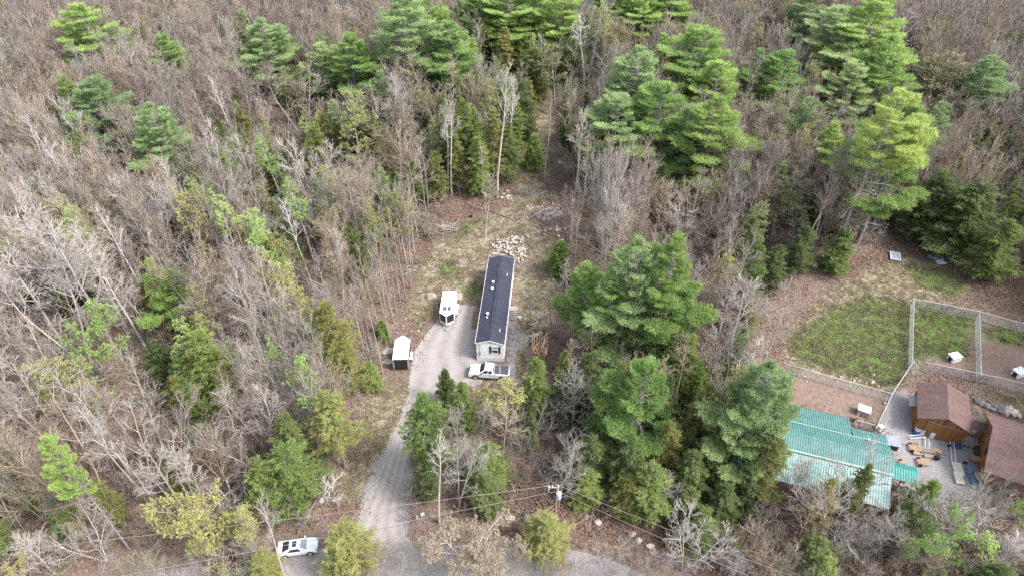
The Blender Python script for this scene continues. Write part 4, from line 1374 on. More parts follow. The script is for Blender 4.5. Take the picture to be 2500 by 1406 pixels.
def tarp(name, u, v, w, l, rz, mk, label, seed):
    rr = random.Random(seed)
    x, y = at(u, v)
    n = 8
    V = []
    for i in range(n + 1):
        for j in range(n + 1):
            V.append(((i / n - .5) * w + rr.uniform(-.08, .08), (j / n - .5) * l + rr.uniform(-.08, .08), 0.1 + rr.uniform(0, .22) * (0 if i in (0, n) or j in (0, n) else 1)))
    Q = [(i * (n + 1) + j, (i + 1) * (n + 1) + j, (i + 1) * (n + 1) + j + 1, i * (n + 1) + j + 1) for i in range(n) for j in range(n)]
    me = mesh_np(name, V, quads=Q, mats=[M[mk]])
    o = obj(name, me, loc=(x, y, gz(x, y)), rot=(0, 0, rz))
    md = o.modifiers.new('t', 'SOLIDIFY')
    md.thickness = 0.03
    return tag(o, label, 'tarp')


tarp('tarp', 2285, 631, 2.6, 1.1, math.radians(-25), 'tarpgrey', 'crumpled grey blue tarp on the grass at the wood edge', 61)
tarp('tarp', 2297, 641, 1.7, 1.2, math.radians(5), 'tarpwhite', 'white tarp between the grey blue tarp and the teal one', 62)
tarp('tarp', 2314, 640, 1.0, 1.0, 0, 'tealtarp', 'small dark teal tarp beside the white tarp', 63)
tarp('tarp', 2342, 646, 2.0, 1.0, 0.1, 'greywood', 'dirty grey sheet under the dark evergreen branches', 64)
tarp('tarp', 2335, 636, 1.6, 0.9, 0.5, 'black', 'black sheet at the right end of the junk row', 66)
lump('orange_bin', 'orange object lying under the evergreen at the right end of the junk row', 'bin', 2354, 648, 0.5, 0.9, 0.5, M['orange'], 65)


# ------------------------------------------------------------------ rocks
ROCKS = [lump_mesh('rock', M['rock'], s, 2 if s < 3 else 1) for s in range(6)]
DROCKS = [lump_mesh('rock', M['rock_dark'], 20 + s, 2) for s in range(4)]


def rock(u, v, s, dark=False, label='', group=None, seed=0, name='rock', stack=0.0):
    rr = random.Random(seed * 77 + int(u * 13 + v))
    x, y = at(u, v, 0)
    me = rr.choice(DROCKS if dark else ROCKS)
    o = obj(name, me, loc=(x, y, gz(x, y) + s * 0.18 + stack), rot=(rr.uniform(-.3, .3), rr.uniform(-.3, .3), rr.uniform(0, 6)), scale=(s * rr.uniform(.8, 1.3), s * rr.uniform(.8, 1.2), s * rr.uniform(.5, .85)))
    return tag(o, label, name, group)


rr = random.Random(3)
pile = [(1212, 592), (1240, 580), (1275, 588), (1283, 610), (1282, 640), (1270, 650), (1250, 632), (1215, 630), (1195, 622), (1200, 605)]
cnt = 0
while cnt < 150:
    u, v = rr.uniform(1185, 1290), rr.uniform(575, 665)
    if in_poly(pile, [u], [v])[0] or rr.random() < 0.05:
        rock(u, v, rr.uniform(0.30, 0.75), label='pale rock in the heap behind the mobile home', group='rocks heaped behind the mobile home', seed=cnt, stack=rr.uniform(0, 0.25))
        cnt += 1
for k in range(26):
    rock(rr.gauss(1278, 5), rr.uniform(640, 700), rr.uniform(0.2, 0.4), label='small grey stone along the right side of the mobile home', group='stones beside the mobile home', seed=k)
for (cu, cv, n_, su, sv, lab, grp, dark, s0, s1) in (
        (1330, 510, 14, 22, 10, 'pale stone on the brush mound right of the clearing', 'stones on the brush mound', False, .3, .7),
        (1335, 545, 12, 20, 8, 'grey boulder on the brush mound right of the clearing', 'boulders on the brush mound', True, .6, 1.2),
        (1365, 570, 14, 14, 7, 'white stone at the foot of the brush mound', 'stones below the brush mound', False, .35, .8),
        (1238, 478, 22, 14, 8, 'small pale stone by the tall bare trees at the clearing top', 'stones at the clearing top', False, .2, .55),
        (1215, 630, 20, 30, 20, 'loose pale stone near the rock heap', 'loose stones round the rock heap', False, .2, .4),
        (1390, 490, 8, 14, 14, 'stone on the brown slope right of the clearing', 'stones on the brown slope', False, .3, .8),
        (1070, 590, 14, 20, 20, 'stone along the left edge of the clearing', 'stones on the left clearing edge', False, .2, .5),
        (1325, 1105, 12, 14, 12, 'pale stone in the dark wood above the utility pole', 'stones above the utility pole', False, .3, .7),
        (1010, 800, 14, 26, 20, 'pale stone between the two cargo trailers', 'stones between the trailers', False, .2, .45),
        (2050, 930, 22, 70, 9, 'pale stone along the lawn fence', 'stones along the lawn fence', False, .2, .5),
        (2470, 1005, 8, 14, 6, 'pale stone beside the boulder wall', 'stones beside the boulder wall', False, .3, .6)):
    for k in range(n_):
        rock(rr.gauss(cu, su), rr.gauss(cv, sv), rr.uniform(s0, s1), dark, lab, grp, seed=k)
for (u, v, s) in ((2374, 972, .8), (2385, 979, 1.3), (2396, 986, 1.1), (2408, 992, 1.4), (2420, 997, 1.2), (2431, 999, 1.6), (2443, 1002, 1.5), (2456, 1006, 1.9), (2470, 1011, 1.7), (2484, 1016, 1.3)):
    rock(u, v, s, u < 2450, 'large boulder in the low wall behind the barn and house', 'boulders of the low wall', seed=int(u), name='boulder')
for (u, v, s, lab) in ((769, 1183, .9, 'round pale rock at the foot of the leaning tree left of the driveway'), (776, 1203, 1.0, 'grey rock second from top in the line left of the driveway'), (796, 1208, .9, 'pale rock beside the driveway, right end of the stone line'),
                       (800, 1222, .8, 'small rock below the stone line left of the driveway'), (786, 1228, 1.0, 'flat rock in the stone line left of the driveway'), (752, 1265, .8, 'round rock above the white coupe'),
                       (1208, 1248, 1.6, 'large grey boulder right of the driveway mouth under the wires'), (1243, 1263, 1.3, 'pale boulder between the driveway mouth and the utility pole'), (1283, 1257, 1.1, 'grey boulder left of the utility pole base'),
                       (1312, 1264, 1.0, 'mossy boulder at the foot of the utility pole'), (1432, 1252, .8, 'grey stone first right of the utility pole'), (1460, 1268, 1.1, 'wide flat stone right of the utility pole'),
                       (1560, 1310, .9, 'white stone in the roadside stone line'), (1590, 1322, 1.0, 'pale stone at the right end of the roadside line'), (1545, 1295, .9, 'small stone above the white roadside stone')):
    rock(u, v, s, 'grey' in lab or 'mossy' in lab, lab, seed=int(u), name='boulder')
lump('boulder', 'large tan boulder left of the solar panel trailer', 'boulder', 1051, 722, 2.3, 1.5, 1.1, M['boulder'], 71, 0.3)
lump('boulder', 'large tan boulder half behind the solar panel trailer', 'boulder', 1120, 722, 1.7, 1.6, 1.2, M['boulder'], 72, -0.4)
lump('flat_rock_slab', 'broad flat tan rock slab right of the mobile home', 'boulder', 1277, 827, 2.3, 2.0, 0.55, M['boulder'], 73, 0.1)
lump('boulder', 'wide pale ledge rock left of the black trailer', 'boulder', 948, 855, 2.4, 2.2, 0.8, M['rock'], 74, 0.7, rough=0.35)
lump('boulder', 'low pale ledge rock at the rear left corner of the black trailer', 'boulder', 945, 882, 2.0, 1.1, 0.5, M['rock'], 76, 0.1, rough=0.35)
lump('fire_pit_ash', 'round black fire pit with ash on the tan grass', 'fire pit', 1108, 641, 2.1, 1.5, 0.16, M['ash'], 75, sink=0.2)

# ------------------------------------------------------------------ wood piles


def log_mesh(mk, L, r, seed, n=7):
    rr = random.Random(seed)
    mb = MB()
    p = Vector((-L / 2, 0, 0))
    for k in range(3):
        q = Vector((-L / 2 + L * (k + 1) / 3, rr.uniform(-.03, .03) * L, rr.uniform(-.02, .02) * L))
        mb.cyl(p, q, r * (1 - .08 * k), n, r * (1 - .08 * (k + 1)))
        p = q
    return mb.mesh('log', M[mk])


LOGF = [log_mesh('freshwood', 1.0, 0.09, s, 6) for s in range(4)]
LOGG = [log_mesh('logend', 1.0, 0.035, 10 + s, 6) for s in range(4)]
LOGD = [log_mesh('fallen', 1.0, 0.02, 20 + s, 5) for s in range(4)]


def put_log(me, u, v, L, rz, zz, label, group, tilt=0.0, fat=1.0, name='log'):
    x, y = at(u, v)
    o = obj(name, me, loc=(x, y, gz(x, y) + zz), rot=(0, tilt, rz), scale=(L, fat, fat))
    return tag(o, label, 'log', group)


for k in range(64):
    u = 1318 + rr.uniform(-19, 19)
    v = 843 + rr.uniform(-24, 22) + (u - 1318) * 0.25
    put_log(rr.choice(LOGF), u, v, rr.uniform(0.9, 1.9), math.radians(rr.uniform(62, 112)), 0.1 + 0.16 * rr.randint(0, 3), 'bright split log in the firewood pile right of the mobile home', 'split logs of the firewood pile', rr.uniform(-.1, .1), rr.uniform(.8, 1.3))
for k in range(16):
    put_log(rr.choice(LOGG), 1094 + rr.uniform(-10, 10), 558 + rr.uniform(-9, 9), rr.uniform(2.4, 3.8), math.radians(rr.uniform(-18, -8)), 0.15 + 0.15 * rr.randint(0, 2), 'weathered grey log in the long pile at the clearing edge', 'grey logs at the clearing edge', 0, rr.uniform(2.0, 3.5))
put_log(LOGG[0], 1113, 552, 2.6, math.radians(62), 0.7, 'pale pole propped on the end of the grey log pile', None, 0.1, 1.6)
for k in range(22):
    put_log(rr.choice(LOGG), 1003 + rr.uniform(-14, 14), 655 + rr.uniform(-14, 14), rr.uniform(0.9, 2.2), math.radians(rr.uniform(0, 180)), 0.1 + rr.uniform(0, .4), 'grey stick in the branch heap at the left wood edge', 'sticks of the left branch heap', rr.uniform(-.3, .3), rr.uniform(1.2, 2.4))
# brush heap and mound sticks (nobody could count them)
mb = MB()
for k in range(260):
    a, q = rr.uniform(0, math.pi), rr.gauss(0, 1.0)
    c = Vector((rr.gauss(0, 1.3), rr.gauss(0, 1.0), abs(rr.gauss(0.2, .3))))
    d = Vector((math.cos(a), math.sin(a), rr.uniform(-.2, .4))) * rr.uniform(.5, 1.3)
    mb.cyl(c - d, c + d, 0.03, 3)
x, y = at(1300, 473)
tag(mb.build('brush_heap', M['bark_grey'], loc=(x, y, gz(x, y))), 'dark tangle of cut brush at the top of the clearing', 'brush heap', kind='stuff')
mb = MB()
for k in range(120):
    a = rr.uniform(0, math.pi)
    c = Vector((rr.gauss(0, 1.8), rr.gauss(0, 1.4), rr.uniform(.1, .5)))
    d = Vector((math.cos(a), math.sin(a), rr.uniform(-.1, .3))) * rr.uniform(.4, 1.0)
    mb.cyl(c - d, c + d, 0.04, 4)
x, y = at(1335, 530)
tag(mb.build('mound_branches', M['bark_pale'], loc=(x, y, gz(x, y))), 'pale broken branches on the brush mound', 'branches', kind='stuff')
MB_ = MB().cyl((0, 0, 0), (0, 0, 0.5), 0.28, 10)
x, y = at(1150, 531)
tag(MB_.build('tree_stump', M['black'], loc=(x, y, gz(x, y))), 'short black stump on bare sand at the clearing top', 'stump')
# buckets between slab and firewood
for (u, v, mk, lab) in ((1298, 822, 'transformer', 'grey blue can beside the flat rock slab'), (1297, 839, 'black', 'black bag below the grey blue can'), (1312, 818, 'tarpwhite', 'white sack behind the firewood pile'), (1268, 776, 'tarpwhite', 'small white bag on grass right of the mobile home')):
    lump('yard_sack' if 'can' not in lab else 'paint_can', lab, 'bag' if 'can' not in lab else 'can', u, v, 0.75, 0.6, 0.6, M[mk], int(u), sink=0.0)
# moss covered leaning timber by the road, white markers
x, y = at(1322, 1235)
put = MB().cyl((0, 0, 0.1), (1.4, -2.6, 0.5), 0.14, 8, 0.12)
tag(put.build('mossy_log', M['rust_beam'], loc=(x - .6, y + 1.2, gz(x, y))), 'mossy yellow green log lying left of the utility pole', 'log')
for (u, v, w, h, lab) in ((1020, 1272, .12, 1.1, 'thin white marker post at the right corner of the driveway mouth'), (1033, 1262, .45, .6, 'white bent sheet beside the marker post')):
    x, y = at(u, v)
    tag(MB().box(-w / 2, w / 2, -.04, .04, 0, h).build('marker_post' if w < .2 else 'white_sheet', M['white'], loc=(x, y, gz(x, y)), rz=.2), lab, 'post' if w < .2 else 'sheet')

# ------------------------------------------------------------------ utility pole and wires
px_, py_ = at(1353, 1285)
PH = 9.3
zt = gz(px_, py_)
pole = thing('utility_pole', 'brown wooden utility pole with pale transformer right of the driveway', 'utility pole', (px_, py_, zt))
MB().cyl((0, 0, 0), (0, 0, PH), 0.16, 12, 0.11).build('pole', M['poleWood'], pole)
tf = MB().cyl((0.22, -0.3, PH - 2.1), (0.22, -0.3, PH - 1.1), 0.3, 18).build('transformer', M['transformer'], pole, bevel=0.05)
MB().cyl((0.22, -0.3, PH - 1.1), (0.22, -0.3, PH - 0.9), 0.07, 8).build('bushing', M['white'], tf)
MB().box(-1.0, 0.15, -0.18, -0.08, PH - 0.35, PH - 0.25).build('crossarm', M['greywood'], pole)
for x in (-0.95, -0.55, 0.12):
    MB().cyl((x, -.13, PH - .25), (x, -.13, PH + .05), 0.06, 8).build('insulator', M['white'], pole)
MB().cyl((-0.9, -.13, PH - .3), (-1.0, -.13, PH - 1.0), 0.05, 6).build('cutout_fuse', M['white'], pole)
MB().cyl((0.1, -.13, PH - 1.1), (0.1, -.13, PH + .1), 0.04, 6).build('riser', M['white'], pole)


def cable(a, b, sag, r, m, label, n=26):
    cu = bpy.data.curves.new('power_wire', 'CURVE')
    cu.dimensions = '3D'
    cu.bevel_depth = r
    cu.bevel_resolution = 1
    sp = cu.splines.new('POLY')
    sp.points.add(n)
    for k in range(n + 1):
        t = k / n
        p = Vector(a).lerp(Vector(b), t)
        p.z -= sag * 4 * t * (1 - t)
        sp.points[k].co = (*p, 1)
    cu.materials.append(m)
    tmp = bpy.data.objects.new('power_wire_curve', cu)
    o = bpy.data.objects.new('power_wire', bpy.data.meshes.new_from_object(tmp))
    bpy.data.objects.remove(tmp)
    COL.objects.link(o)
    return tag(o, label, 'power wire')


T = lambda z, dx=0.0: (px_ + dx, py_, zt + z)


def far(u, v, z):
    return (*at(u, v, z), z)


def extend(a, b, k):
    a, b = Vector(a), Vector(b)
    return tuple(a + (b - a) * k)


cable(T(PH + .05), extend(T(PH + .05), far(600, 1272, PH - .3), 1.9), 0.5, 0.016, M['wire'], 'upper pale wire running left from the utility pole over the driveway')
cable(T(PH - 1.2), extend(T(PH - 1.2), far(600, 1342, PH - 1.6), 1.9), 0.5, 0.016, M['wire'], 'second pale wire running left from the transformer over the driveway')
cable(T(PH - 2.6), extend(T(PH - 2.6), far(860, 1298, PH - 3.2), 3.2), 0.4, 0.018, M['wire_dark'], 'dark cable running left below the pale wires')
cable(T(PH + .05), extend(T(PH + .05), far(1650, 1292, PH - .3), 2.6), 0.5, 0.016, M['wire'], 'upper pale wire running down to the right from the utility pole')
cable(T(PH - 1.2), extend(T(PH - 1.2), far(1650, 1322, PH - 1.4), 2.6), 0.5, 0.016, M['wire'], 'second pale wire running down to the right from the transformer')
cable(T(PH - 2.6), extend(T(PH - 2.6), far(1650, 1365, PH - 3.0), 2.2), 0.4, 0.018, M['wire_dark'], 'dark cable running right below the pale wires')
cable(T(PH - .2, -.9), local_to_world(home, (-1.5, -0.1, 3.7)), 1.4, 0.014, M['wire_dark'], 'thin service drop from the utility pole up to the mobile home')

# ------------------------------------------------------------------ trees: growing one of each kind


def rot_about(d, ang, az):
    """unit vector at angle ang from d, azimuth az"""
    up = Vector((0, 0, 1)) if abs(d.z) < 0.95 else Vector((1, 0, 0))
    u = d.cross(up).normalized()
    w = d.cross(u)
    return (d * math.cos(ang) + (u * math.cos(az) + w * math.sin(az)) * math.sin(ang)).normalized()


def tubes(segs, n):
    """segs: array rows p0(3) p1(3) r0 r1 -> verts, quads"""
    S = np.asarray(segs, float)
    if len(S) == 0:
        return np.zeros((0, 3)), np.zeros((0, 4), int)
    p0, p1, r0, r1 = S[:, :3], S[:, 3:6], S[:, 6], S[:, 7]
    d = p1 - p0
    d /= np.linalg.norm(d, axis=1)[:, None] + 1e-9
    up = np.where((np.abs(d[:, 2]) < 0.9)[:, None], np.array([0, 0, 1.0]), np.array([1.0, 0, 0]))
    u = np.cross(d, up)
    u /= np.linalg.norm(u, axis=1)[:, None]
    w = np.cross(d, u)
    V = []
    for k in range(n):
        a = 2 * math.pi * k / n
        o = u * math.cos(a) + w * math.sin(a)
        V.append(p0 + o * r0[:, None])
    for k in range(n):
        a = 2 * math.pi * k / n
        o = u * math.cos(a) + w * math.sin(a)
        V.append(p1 + o * r1[:, None])
    V = np.stack(V, 1).reshape(-1, 3)
    base = (np.arange(len(S)) * 2 * n)[:, None]
    Q = np.concatenate([base + np.array([[k, (k + 1) % n, n + (k + 1) % n, n + k]]) for k in range(n)], 0)
    return V, Q


def join(parts):
    V, Q, o = [], [], 0
    for v, q in parts:
        V.append(v)
        Q.append(q + o)
        o += len(v)
    return np.concatenate(V), np.concatenate(Q)


def tufts(P, D, K, L, W, seed, spread=0.6, flat=1.0):
    """K thin triangles at each point P leaving roughly along D; returns verts, tris, tone"""
    g = np.random.default_rng(seed)
    P = np.repeat(np.asarray(P, float), K, 0)
    D0 = np.asarray(D, float)
    tone = np.repeat(g.uniform(0, 1, len(D0)), K)
    D = np.repeat(D0, K, 0) + g.normal(0, spread, (len(P), 3)) * np.array([1, 1, flat])
    D /= np.linalg.norm(D, axis=1)[:, None] + 1e-9
    S = np.cross(D, g.normal(0, 1, (len(P), 3)))
    S /= np.linalg.norm(S, axis=1)[:, None] + 1e-9
    l = L * g.uniform(0.6, 1.25, (len(P), 1))
    j = g.normal(0, L * 0.22, (len(P), 3))
    a = P + j - S * W * 0.5
    b = P + j + S * W * 0.5
    c = P + j + D * l
    V = np.stack([a, b, c], 1).reshape(-1, 3)
    T_ = np.arange(len(V)).reshape(-1, 3)
    return V, T_, np.repeat(tone, 3)


def grow_bare(seed, H=18.0, fork=0.4, R=2.6, nl=13, lean=0.03, spread=1.0, multi=1, twig=1.0):
    """returns (trunk segs by sides, crown segs, twig ends)"""
    g = random.Random(seed)
    big, mid, fine, tips = [], [], [], []

    def poly(p, d, L, r0, r1, n, wob, trop, store):
        pts = [(p.copy(), d.copy())]
        for k in range(n):
            d = (d + Vector((g.gauss(0, wob), g.gauss(0, wob), g.gauss(0, wob * 0.5) + trop))).normalized()
            q = p + d * (L / n)
            ra = r0 + (r1 - r0) * k / n
            rb_ = r0 + (r1 - r0) * (k + 1) / n
            store.append((*p, *q, ra, rb_))
            p = q
            pts.append((p.copy(), d.copy()))
        return pts

    def along(pts, t):
        f = t * (len(pts) - 1)
        i = min(int(f), len(pts) - 2)
        return pts[i][0].lerp(pts[i + 1][0], f - i), pts[i][1]
    for stem in range(multi):
        d = Vector((g.gauss(0, lean), g.gauss(0, lean), 1)).normalized()
        if multi > 1:
            d = rot_about(Vector((0, 0, 1)), g.uniform(0.12, 0.42) * spread, 2 * math.pi * stem / multi + g.uniform(-.4, .4))
        h = H * g.uniform(0.85, 1.0)
        r0 = 0.0108 * H * (1.0 if multi == 1 else 0.6)
        tr_ = poly(Vector((0, 0, -0.3)), d, h + 0.3, r0, 0.025, 10, 0.035, 0.02, big)
        for i in range(nl if multi == 1 else max(5, nl // multi + 2)):
            n_tot = nl if multi == 1 else max(5, nl // multi + 2)
            t = fork + (0.97 - fork) * (i + g.random() * 0.8) / n_tot
            p, dd = along(tr_, t)
            L = R * (1.25 - 0.8 * ((t - fork) / (1 - fork)) ** 1.2) * g.uniform(0.7, 1.25) * (1 if t > fork + .08 else g.uniform(.5, 1.1))
            ang = (0.95 - 0.45 * (t - fork) / (1 - fork)) * spread * g.uniform(.75, 1.1)
            ld = rot_about(dd, ang, i * 2.4 + g.uniform(-.5, .5))
            r1 = max(0.042, r0 * (1 - t) * 0.62)
            lp = poly(p, ld, L, r1, 0.024, 5, 0.10, 0.10, mid)
            nb_ = max(3, int(round(L * 2.7)))
            for j in range(nb_):
                tt = 0.2 + 0.78 * (j + g.random() * .7) / nb_
                p2, d2 = along(lp, tt)
                L2 = L * 0.5 * (1.15 - tt * 0.6) * g.uniform(.6, 1.2)
                bp_ = poly(p2, rot_about(d2, g.uniform(.5, .85), g.uniform(0, 6.28)), L2, 0.023, 0.013, 3, 0.13, 0.12, fine)
                nt_ = max(2, int(round(L2 * 5.0 * twig)))
                for q in range(nt_):
                    p3, d3 = along(bp_, 0.25 + 0.75 * (q + g.random() * .6) / nt_)
                    L3 = g.uniform(0.35, 0.75) * (0.8 + L2 * 0.2)
                    tw = poly(p3, rot_about(d3, g.uniform(.4, .8), g.uniform(0, 6.28)), L3, 0.014, 0.008, 2, 0.15, 0.15, fine)
                    tips.append((tw[-1][0], tw[-1][1]))
                    p4, d4 = tw[1]
                    e = p4 + rot_about(d4, .6, g.uniform(0, 6.28)) * L3 * .6
                    fine.append((*p4, *e, 0.011, 0.006))
                    tips.append((e, d4))
                tips.append((bp_[-1][0], bp_[-1][1]))
    return big, mid, fine, tips


BARE = []
specs = [dict(fork=.42, R=2.9, nl=14), dict(fork=.5, R=2.4, nl=12), dict(fork=.35, R=3.2, nl=15, multi=2, spread=.9), dict(fork=.55, R=2.2, nl=11), dict(fork=.3, R=3.3, nl=16, spread=1.1),
         dict(fork=.45, R=2.7, nl=13, multi=3, spread=.8), dict(fork=.6, R=2.0, nl=11), dict(fork=.25, R=2.6, nl=16)]
for s, kw in enumerate(specs):
    BARE.append(('tall', 18.0, grow_bare(100 + s, 18.0, **kw)))
# broad open grown (8-10), shrubs (11-13), saplings (14-15)
for s, kw in enumerate([dict(H=12, fork=.22, R=4.0, nl=15, spread=1.15, multi=2), dict(H=12, fork=.25, R=3.8, nl=14, spread=1.1, multi=3), dict(H=12, fork=.3, R=3.6, nl=16, spread=1.2)]):
    BARE.append(('broad', 12.0, grow_bare(200 + s, **kw)))
for s in range(3):
    BARE.append(('shrub', 3.0, grow_bare(300 + s, H=3.0, fork=.12, R=1.1, nl=12, multi=5, spread=1.6, twig=.8)))
for s in range(3):
    BARE.append(('sapling', 9.0, grow_bare(400 + s, H=9.0, fork=.4, R=1.0, nl=9, twig=.7)))
TALL, BROAD, SHRUB, SAPL = [0, 1, 2, 3, 4, 5, 6, 7], [8, 9, 10], [11, 12, 13], [14, 15, 16]
_cache = {}


def bare_meshes(i, tone):
    key = ('bare', i, tone)
    if key not in _cache:
        k, H, (big, mid, fine, tips) = BARE[i]
        gk = ('bg', i)
        if gk not in _cache:
            _cache[gk] = (join([tubes(big, 6), tubes(mid, 4)]), tubes(fine, 3))
            trk, crn = _cache[gk]
            m0 = mesh_np('trunk', trk[0], quads=trk[1], mats=[M['bark_' + tone]])
            m1 = mesh_np('crown', crn[0], quads=crn[1], mats=[M['bark_' + tone]])
            _cache[('bm', i)] = (m0, m1)
            _cache[key] = (m0, m1)
        else:
            m0, m1 = (m.copy() for m in _cache[('bm', i)])
            for m in (m0, m1):
                m.materials[0] = M['bark_' + tone]
            _cache[key] = (m0, m1)
    return _cache[key]


def bud_mesh(i, tone, dens=1.0):
    key = ('bud', i, tone)
    if key not in _cache:
        tips = BARE[i][2][3]
        g = random.Random(i)
        sel = [t for t in tips if g.random() < dens]
        V, T_, tn = tufts([tuple(p) for p, d in sel], [tuple(d) for p, d in sel], 6, 0.19, 0.13, 7 + i, 1.0)
        _cache[key] = mesh_np('leaf_buds', V, tris=T_, mats=[M['bud_' + tone]], attr=dict(tone=tn))
    return _cache[key]


def grow_pine(seed, H=22.0, base=0.32, R=3.6, dead=6, top=0.6):
    g = random.Random(seed)
    wood, dwood, P, D = [], [], [], []
    bend = Vector((g.gauss(0, .012), g.gauss(0, .012), 0))
    ax = lambda z: Vector((bend.x * z * z / H, bend.y * z * z / H, z))
    r0 = 0.0125 * H
    for k in range(10):
        a, b = ax(H * k / 10 - (.3 if k == 0 else 0)), ax(H * (k + 1) / 10)
        wood.append((*a, *b, r0 * (1 - k / 10) + .02, r0 * (1 - (k + 1) / 10) + .02))
    z = H * base
    lobes = [(g.uniform(0, 6.28), g.uniform(.75, 1.25)) for _ in range(4)]
    while z < H - 0.35:
        t = (z / H - base) / (1 - base)
        prof = (0.55 + 0.45 * min(1, t / 0.22)) * (1 - max(0, t - 0.12) / 0.88) ** top
        n = 5 if t < .85 else 4
        off = g.uniform(0, 6.28)
        for j in range(n):
            if g.random() < 0.19:
                continue
            az = off + 2 * math.pi * j / n + g.uniform(-.25, .25)
            lob = 1 + sum(.16 * w * math.cos(az - a + t * 3) for a, w in lobes[:2])
            L = max(0.35, R * prof * lob * g.choice((.42, .65, .9, 1.0, 1.15, 1.38)))
            el = -0.12 + 0.75 * t ** 1.3
            d = Vector((math.cos(az) * math.cos(el), math.sin(az) * math.cos(el), math.sin(el)))
            p = ax(z)
            pts = [p]
            for k in range(5):
                d = (d + Vector((g.gauss(0, .05), g.gauss(0, .05), 0.055))).normalized()
                q = p + d * L / 5
                wood.append((*p, *q, .05 * (1 - k / 5) + .012, .05 * (1 - (k + 1) / 5) + .01))
                p = q
                pts.append(p)
            side = Vector((-math.sin(az), math.cos(az), 0))
            nb_ = max(2, int(L * 2.6))
            for k in range(nb_):
                tt = .42 + .58 * (k + .5) / nb_
                f = tt * 5
                i = min(int(f), 4)
                c = pts[i].lerp(pts[i + 1], f - i)
                for s in (-1, 1):
                    l2 = L * (.42 * math.sin(math.pi * min(1, .25 + tt * .68)) + .04) * g.uniform(.7, 1.15)
                    dd = (d * .75 + side * s * .8 + Vector((0, 0, .12))).normalized()
                    m_ = max(1, int(l2 / .24))
                    for q in range(m_ + 1):
                        P.append(tuple(c + dd * l2 * (q + .6) / (m_ + 1) + Vector((0, 0, g.uniform(-.06, .1)))))
                        D.append(tuple((dd * .75 + Vector((0, 0, .55)))))
            P.append(tuple(pts[-1]))
            D.append(tuple(d + Vector((0, 0, .4))))
        z += g.uniform(.62, .98) * (1 - .35 * t)
    for k in range(4):
        P.append(tuple(ax(H - .25 * k)))
        D.append((0, 0, 1))
    for k in range(dead * 6):
        zz = H * g.uniform(.12 if dead < 8 else .22, base + .08)
        az = g.uniform(0, 6.28)
        L = g.uniform(.5, 2.4 if dead < 8 else 3.6)
        d = Vector((math.cos(az), math.sin(az), g.uniform(-.15, .25)))
        p = ax(zz)
        for q in range(3):
            d = (d + Vector((g.gauss(0, .15), g.gauss(0, .15), g.gauss(0, .1)))).normalized()
            e = p + d * L / 3
            dwood.append((*p, *e, .035 - .008 * q, .03 - .008 * q))
            if q and dead >= 8:
                e2 = p + rot_about(d, .7, g.uniform(0, 6.28)) * L * .3
                dwood.append((*p, *e2, .018, .01))
            p = e
    return wood, dwood, P, D


PINES = [(22.0, grow_pine(500, R=3.9)), (22.0, grow_pine(501, R=3.4, base=.4)), (22.0, grow_pine(502, R=4.3, base=.28, top=.75)), (22.0, grow_pine(503, R=3.6, base=.35, top=.5)),
         (22.0, grow_pine(504, R=2.6, base=.5, top=.7)), (30.0, grow_pine(505, H=30, R=4.2, base=.60, dead=16, top=.6)), (12.0, grow_pine(506, H=12, R=2.9, base=.15, dead=1, top=.8))]


def pine_meshes(i, tone):
    key = ('pine', i, tone)
    if key not in _cache:
        H, (wood, dwood, P, D) = PINES[i]
        if ('pg', i) not in _cache:
            V, T_, tn = tufts(P, D, 10, 0.42, 0.085, 60 + i, .5)
            tw = tubes(wood, 5)
            m0 = mesh_np('trunk', tw[0], quads=tw[1], mats=[M['trunk_grey']])
            m1 = mesh_np('crown', V, tris=T_, mats=[M[tone]], attr=dict(tone=tn))
            m2 = None
            if dwood:
                td = tubes(dwood, 4)
                m2 = mesh_np('dead_branches', td[0], quads=td[1], mats=[M['bark_grey'] if H < 25 else M['bark_pale']])
            _cache[('pg', i)] = (m0, m1, m2)
            _cache[key] = _cache[('pg', i)]
        else:
            m0, m1, m2 = _cache[('pg', i)]
            m1 = m1.copy()
            m1.materials[0] = M[tone]
            _cache[key] = (m0, m1, m2)
    return _cache[key]


def grow_hemlock(seed, H=14.0, R=2.5, base=.10, power=.62):
    g = random.Random(seed)
    wood, P, D = [], [], []
    r0 = .011 * H
    for k in range(8):
        wood.append((0, 0, H * k / 8 - (.3 if k == 0 else 0), 0, 0, H * (k + 1) / 8, r0 * (1 - k / 8) + .015, r0 * (1 - (k + 1) / 8) + .015))
    z = H * base
    while z < H - .2:
        t = (z / H - base) / (1 - base)
        prof = (1 - t) ** power * (.7 + .3 * min(1, t / .15))
        for j in range(6):
            if g.random() < .18:
                continue
            az = g.uniform(0, 6.28)
            L = max(.25, R * prof * g.uniform(.45, 1.25) * (1 + .22 * math.sin(az * 2 + seed + z * .8)))
            el = .05 + .35 * t
            d = Vector((math.cos(az), math.sin(az), el)).normalized()
            p = Vector((0, 0, z))
            q = p + d * L
            wood.append((*p, *q, .028, .01))
            side = Vector((-math.sin(az), math.cos(az), 0))
            nb_ = max(3, int(L * 5.5))
            for k in range(nb_):
                tt = .2 + .8 * (k + g.random()) / nb_
                w = L * .34 * (1.1 - tt) + .12
                c = p.lerp(q, tt) + side * g.uniform(-w, w) + Vector((0, 0, -.30 * tt * tt * L * .35 + g.uniform(-.05, .05)))
                P.append(tuple(c))
                D.append(tuple(d * .8 + side * g.uniform(-.5, .5) + Vector((0, 0, -.12 if t < .9 else .5))))
        z += .28 * (H / 14)
    P.append((0, 0, H - .1))
    D.append((0, 0, 1))
    return wood, P, D


